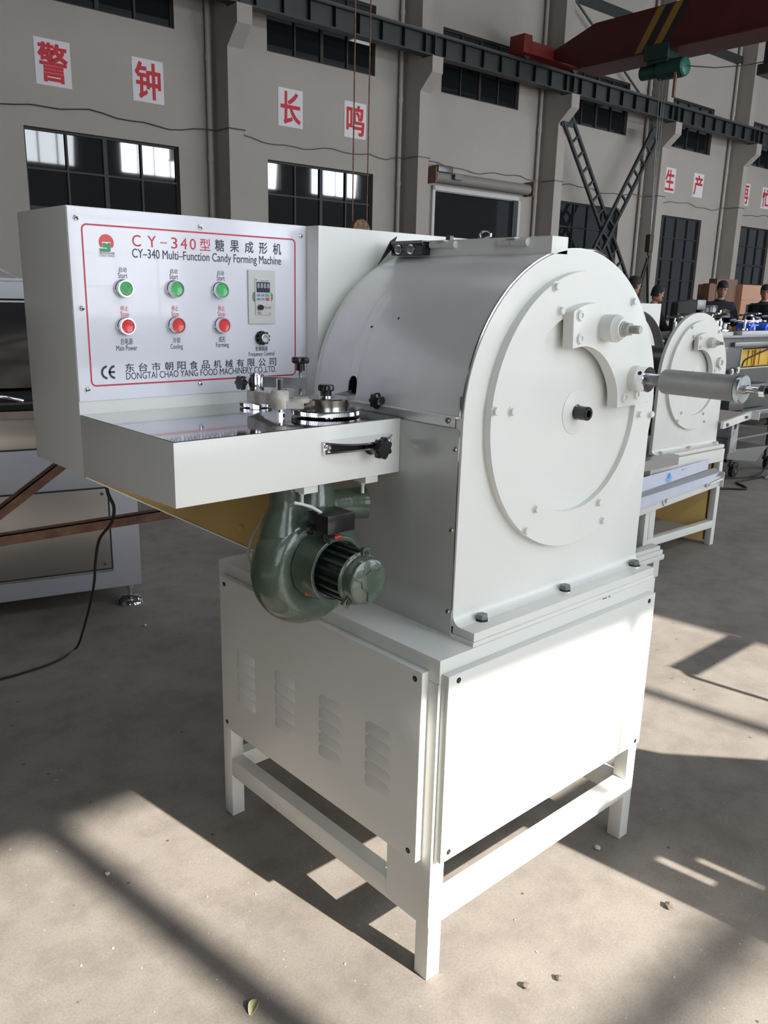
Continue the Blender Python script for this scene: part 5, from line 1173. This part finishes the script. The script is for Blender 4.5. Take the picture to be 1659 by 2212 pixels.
# ================================================================== people
def skin_mesh(name, joints, edges, m, parent, sub=2, root=0):
    me = bpy.data.meshes.new(name); me.from_pydata([j[0] for j in joints], edges, [])
    o = bpy.data.objects.new(name, me); COL.objects.link(o)
    o.modifiers.new('skin', 'SKIN'); sv = me.skin_vertices[0].data
    for i, j in enumerate(joints):
        r = j[1]; sv[i].radius = (r, r) if not isinstance(r, tuple) else r; sv[i].use_root = (i == root)
    ss = o.modifiers.new('sub', 'SUBSURF'); ss.levels = sub; ss.render_levels = sub
    bpy.context.view_layer.update()
    out = bpy.data.meshes.new_from_object(o.evaluated_get(bpy.context.evaluated_depsgraph_get()))
    bpy.data.objects.remove(o); out.name = name; out.materials.clear(); out.materials.append(m)
    out.polygons.foreach_set('use_smooth', [True]*len(out.polygons))
    o2 = bpy.data.objects.new(name, out); COL.objects.link(o2); o2.parent = parent
    return o2
def person(label, s, t, face, pose, coat, hair, scale=1.0, hair_long=False):
    """built facing -Y, then turned by face; pose gives elbows and wrists"""
    root = hthing('person', label, 'person', s, t, 0, rz=R(face)); root.scale = (scale,)*3
    (eL, wL), (eR, wR), tilt = pose
    J = [((0,0,0.95), (0.15,0.11)), ((0,0.0,1.15), (0.14,0.10)), ((0,0.01,1.36), (0.145,0.09)), ((0,0.01,1.47), 0.055), ((0,tilt*0.3,1.53), 0.05)]
    E = [(0,1),(1,2),(2,3),(3,4)]
    def add(p, r, k): J.append((p, r)); E.append((k, len(J)-1)); return len(J)-1
    for sg, e, w in ((-1, eL, wL), (1, eR, wR)):
        k = add((sg*0.140, 0.01, 1.38), 0.040, 2); k = add(e, 0.042, k); k = add(w, 0.027, k)
        h = 0.0
        ev = Vector(e); wv = Vector(w); d = (wv-ev).normalized(); pm = wv + d*0.055
        k = add(tuple(pm), (0.032, 0.020), k)
    for sg in (-1, 1):
        k = add((sg*0.09, 0.0, 0.88), 0.085, 0); k = add((sg*0.10, -0.01, 0.48), 0.058, k); k = add((sg*0.10, 0.03, 0.08), 0.040, k); k = add((sg*0.10, -0.11, 0.035), 0.038, k)
    body = skin_mesh('body', J, E, SKIN, root)
    # fingers
    for sg, e, w in ((-1, eL, wL), (1, eR, wR)):
        ev = Vector(e); wv = Vector(w); d = (wv-ev).normalized(); base = wv + d*0.075
        side = d.cross(Vector((0,0,1))).normalized(); up = side.cross(d)
        for q, L_ in ((-0.024, 0.055), (-0.008, 0.065), (0.008, 0.062), (0.024, 0.050)):
            p0 = base + side*q; p1 = p0 + d*L_*0.5 - up*0.008; p2 = p0 + d*L_*0.85 - up*0.026
            b = B(); b.tube([p0-d*0.02, p0, p1, p2], [0.009, 0.009, 0.0085, 0.007], 8); b.build('finger', SKIN, root, smooth=60)
        p0 = wv + d*0.03 + side*(-sg)*0.028; b = B(); b.tube([p0, p0+d*0.03-side*sg*0.018, p0+d*0.055-side*sg*0.020-up*0.01], [0.011, 0.010, 0.008], 8); b.build('thumb', SKIN, root, smooth=60)
    # head
    hc = Vector((0, -0.015+tilt*0.5, 1.625)); b = B()
    b.lathe([(0.030, -0.125), (0.050, -0.115), (0.064, -0.085), (0.072, -0.04), (0.077, 0.01), (0.075, 0.05), (0.062, 0.085), (0.035, 0.105), (0.001, 0.11)], (0,0,0), (0,0,1), 28)
    for v in b.bm.verts:
        v.co.y *= 1.18
        if v.co.y < -0.05 and -0.05 < v.co.z < 0.05: v.co.y += 0.006
        if v.co.z < -0.06 and v.co.y < 0: v.co.y -= 0.012
    b.hexa([(-0.012, -0.085, -0.030), (0.012, -0.085, -0.030), (0.016, -0.07, -0.035), (-0.016, -0.07, -0.035), (-0.006, -0.082, 0.02), (0.006, -0.082, 0.02), (0.008, -0.07, 0.02), (-0.008, -0.07, 0.02)], 0.003)
    for v in b.bm.verts:
        if abs(v.co.x) < 0.014 and v.co.y < -0.08 and v.co.z < -0.02: v.co.y -= 0.016
    for sg in (-1, 1): b.lathe([(0.012, 0), (0.020, 0.004), (0.018, 0.012), (0.008, 0.014)], (sg*0.072, 0.005, -0.01), (sg, 0.2, 0), 14)
    head = b.build('head', SKIN, root, smooth=60); head.scale = (0.88, 0.88, 0.88); head.location = hc; head.rotation_euler = (tilt*-4.5, 0, 0)
    b = B()
    for sg in (-1, 1): b.lathe([(0.009, 0), (0.006, 0.003), (0.001, 0.004)], (sg*0.028, -0.078, 0.008), (0,-1,0), 10); b.box(sg*0.028-0.014, sg*0.028+0.014, -0.089, -0.080, 0.024, 0.029)
    b.box(-0.020, 0.020, -0.089, -0.080, -0.062, -0.057); b.build('face_features', HAIR, head, smooth=0)
    b = B(); prof = [(0.082, -0.015), (0.0865, 0.02), (0.084, 0.06), (0.072, 0.095), (0.044, 0.118), (0.001, 0.124)]
    b.lathe(prof, (0, 0.008, 0), (0,0,1), 28)
    for v in b.bm.verts:
        v.co.y *= 1.18
        if v.co.y < -0.02 and v.co.z < 0.03: v.co.z = 0.045
        if v.co.y > 0.0 and v.co.z < 0: v.co.z -= 0.05
    b.build('hair' if not hair_long else 'cap', hair, head, smooth=60)
    # clothing
    J = [((0,0,0.86), (0.17,0.14)), ((0,0,1.10), (0.17,0.135)), ((0,0.01,1.31), (0.17,0.13)), ((0,0.012,1.44), (0.080,0.075)), ((0,0.0,1.50), (0.072,0.07))]
    E = [(0,1),(1,2),(2,3),(3,4)]
    for sg, e, w in ((-1, eL, wL), (1, eR, wR)):
        k = add((sg*0.162, 0.01, 1.375), 0.088, 2); k = add(e, 0.064, k); k = add(tuple(Vector(w)*0.88+Vector(e)*0.12), 0.048, k)
    skin_mesh('jacket', J, E, coat, root)
    J = [((0,0,0.95), (0.16,0.12)), ((0,0,0.88), (0.15,0.12))]; E = [(0,1)]
    for sg in (-1, 1):
        k = add((sg*0.10, 0.0, 0.78), 0.10, 1); k = add((sg*0.10, -0.01, 0.48), 0.078, k); k = add((sg*0.10, 0.02, 0.12), 0.06, k)
    skin_mesh('trousers', J, E, TROUS, root)
    b = B()
    for sg in (-1, 1): b.box(sg*0.10-0.05, sg*0.10+0.05, -0.17, 0.10, 0, 0.09, bevel=0.03)
    b.build('shoes', BLACKM, root)
    return root
down = (((-0.24, 0.0, 1.12), (-0.22, -0.12, 0.92)), ((0.24, 0.0, 1.12), (0.22, -0.12, 0.92)), -0.05)
phone = (((-0.235, -0.02, 1.12), (-0.06, -0.25, 1.29)), ((0.235, -0.02, 1.12), (0.06, -0.25, 1.29)), -0.09)
work = (((-0.24, -0.10, 1.14), (-0.14, -0.34, 1.10)), ((0.24, -0.10, 1.14), (0.14, -0.34, 1.10)), -0.06)
pm_ = person('man in a dark jacket looking down at a phone in both hands, before brown cartons', 12.35, 6.7, -50, phone, COATB, HAIR, 1.06)
b = B(); b.box(-0.038, 0.038, -0.345, -0.335, 1.255, 1.325, bevel=0.004); ph = b.build('mobile_phone', BLACKP); ph.parent = None
ph.matrix_world = HALL @ Matrix.Translation((12.35, 6.7, 0)) @ Matrix.Rotation(R(-50), 4, 'Z') @ Matrix.Scale(1.06, 4) @ Matrix.Translation((0, -0.0, 0.005))
tag(ph, 'black phone held by the man in the dark jacket', 'phone')
person('person in an olive coat and dark cap seen in profile facing right, behind the handwheels', 10.56, 6.7, 50, work, COATG, HAIR, 1.0, True)
person('man in a grey jacket with dark hair half hidden behind the large round disc', 10.0, 6.7, 70, down, COATL, HAIR, 1.06)
person('man in a dark coat cut off by the right edge of the photo', 13.75, 6.7, -60, work, COATB, HAIR, 1.05)

# ================================================================== out of view: what casts the shadows on the floor at the right
root = thing('shadow_plate', 'upright steel plate added outside the right edge, shaped to cast the floor shadow', 'plate', (1.10, -1.35, 0), 0)
b = B(); y0, y1 = -1.33, -1.30  # unseen plate, outline and slits shaped from the floor shadow
for P in ([(0.84, 0.02), (0.955, 0.02), (0.955, 1.0), (0.84, 1.0)], [(0.955, 0.02), (0.985, 0.02), (0.985, 0.66), (0.955, 0.66)], [(0.955, 0.78), (0.985, 0.78), (0.985, 1.0), (0.955, 1.0)], [(0.985, 0.02), (1.03, 0.02), (1.03, 1.0), (0.985, 1.0)],
          [(1.03, 0.02), (1.055, 0.02), (1.055, 0.60), (1.03, 0.60)], [(1.03, 0.73), (1.055, 0.73), (1.055, 1.0), (1.03, 1.0)], [(1.055, 0.02), (2.1, 0.02), (2.1, 0.78), (1.74, 0.78), (1.53, 0.95), (1.50, 1.0), (1.055, 1.0)]):
    b.prism([(x-1.10, z) for x, z in P], 'y', y0+1.35, y1+1.35)
b.build('back_plate', OVENP, root, smooth=0)
for x in (-0.24, 0.92):
    b = B(); b.box(x, x+0.04, -0.35, 0.05, 0, 0.04); b.build('foot_bar', OVENP, root, smooth=0)
root = thing('hand_cart', 'hand cart outside the right edge, its looped handle shadowed on the floor', 'cart', (2.17, -0.95, 0), 0)
b = B(); b.tube(catm([(0, 0, 0.14), (0, 0, 0.5), (0, 0, 0.84), (0.015, 0, 0.885), (0.05, 0, 0.90), (0.30, 0, 0.90), (0.56, 0, 0.90), (0.595, 0, 0.885), (0.61, 0, 0.84), (0.61, 0, 0.5), (0.61, 0, 0.14)]), 0.013, 10); b.build('handle_loop', DSTEEL, root)
b = B(); b.box(0.03, 0.58, -0.012, 0.012, 0.875, 0.945, bevel=0.004); b.build('grip_plate', DSTEEL, root)
b = B(); b.box(-0.02, 0.63, -0.75, 0.03, 0.12, 0.15, bevel=0.004); b.build('deck', MGREY, root)
for x in (0.05, 0.56):
    for y in (-0.08, -0.66):
        b = B(); b.cyl((x-0.02, y, 0.06), (x+0.02, y, 0.06), 0.06, n=20); b.build('wheel', BLACKP, root)

# ================================================================== floor litter
rnd = random.Random(3)
b = B()
for i in range(420):
    x = rnd.uniform(-1.0, 3.4); y = rnd.uniform(-0.75, 2.3) if x > -0.2 else rnd.uniform(-0.2, 2.2)
    r = rnd.choice((0.0008, 0.0012, 0.0012, 0.0018, 0.0026)) ; a = rnd.uniform(0, PI); c, s_ = math.cos(a), math.sin(a); k = rnd.uniform(0.4, 1.0)
    P = [(x+c*r-s_*r*k, y+s_*r+c*r*k), (x-c*r-s_*r*k, y-s_*r+c*r*k), (x-c*r+s_*r*k, y-s_*r-c*r*k), (x+c*r+s_*r*k*0.5, y+s_*r-c*r*k*0.5)]
    b.prism(P, 'z', 0.0, r*0.7)
tag(b.build('floor_chips', mat('chip_tan', (0.46, 0.42, 0.37), 0.85), smooth=0), 'tiny pale chips scattered over the concrete floor', 'debris', kind='stuff')
def pebble(x, y, r, m, lab, nm='pebble', cat='pebble'):
    b = B(); bmesh.ops.create_icosphere(b.bm, subdivisions=2, radius=r)
    for v in b.bm.verts: v.co *= rnd.uniform(0.75, 1.15); v.co.z *= 0.55
    mz = min(v.co.z for v in b.bm.verts)
    for v in b.bm.verts: v.co.z -= mz
    o = b.build(nm, m, smooth=0); o.location = (x, y, 0); tag(o, lab, cat)
PEB = mat('dark_pebble', (0.14, 0.12, 0.10), 0.9)
pebble(0.712, 0.017, 0.009, PALE, 'pale pebble on the floor under the right end of the louvred front')
pebble(0.651, -0.243, 0.012, PEB, 'dark crumb on the floor near the lower right, in the shadow edge')
pebble(0.238, -0.197, 0.009, PEB, 'dark pebble near the bottom of the photo, right of two')
pebble(0.160, -0.162, 0.010, PEB, 'dark pebble near the bottom of the photo, left of two')
pebble(0.478, 2.337, 0.008, PALE, 'small pale pebble beyond the stand near the oven foot')
pebble(-0.397, 0.815, 0.007, PALE, 'small pale pebble in the sunlit floor at the left')
root = thing('dry_leaf', 'curled pale dry leaf on the sunlit floor at the bottom of the photo', 'leaf', (-0.342, 0.196, 0.0), 0.6)
b = B(); V = []
for i in range(7):
    f = i/6; w = 0.011*math.sin(PI*(0.08+0.84*f)); V.append([b.bm.verts.new((-0.020+0.040*f, sgn*w, 0.001+0.010*(sgn*sgn)*math.sin(PI*f)+0.004*f)) for sgn in (-1, -0.4, 0.4, 1)])
for i in range(6):
    for j in range(3): b.face((V[i][j], V[i+1][j], V[i+1][j+1], V[i][j+1]))
bmesh.ops.recalc_face_normals(b.bm, faces=b.bm.faces[:]); bmesh.ops.solidify(b.bm, geom=b.bm.faces[:], thickness=0.0006)
b.build('blade', mat('dry_leaf', (0.42, 0.40, 0.24), 0.7), root, smooth=50)
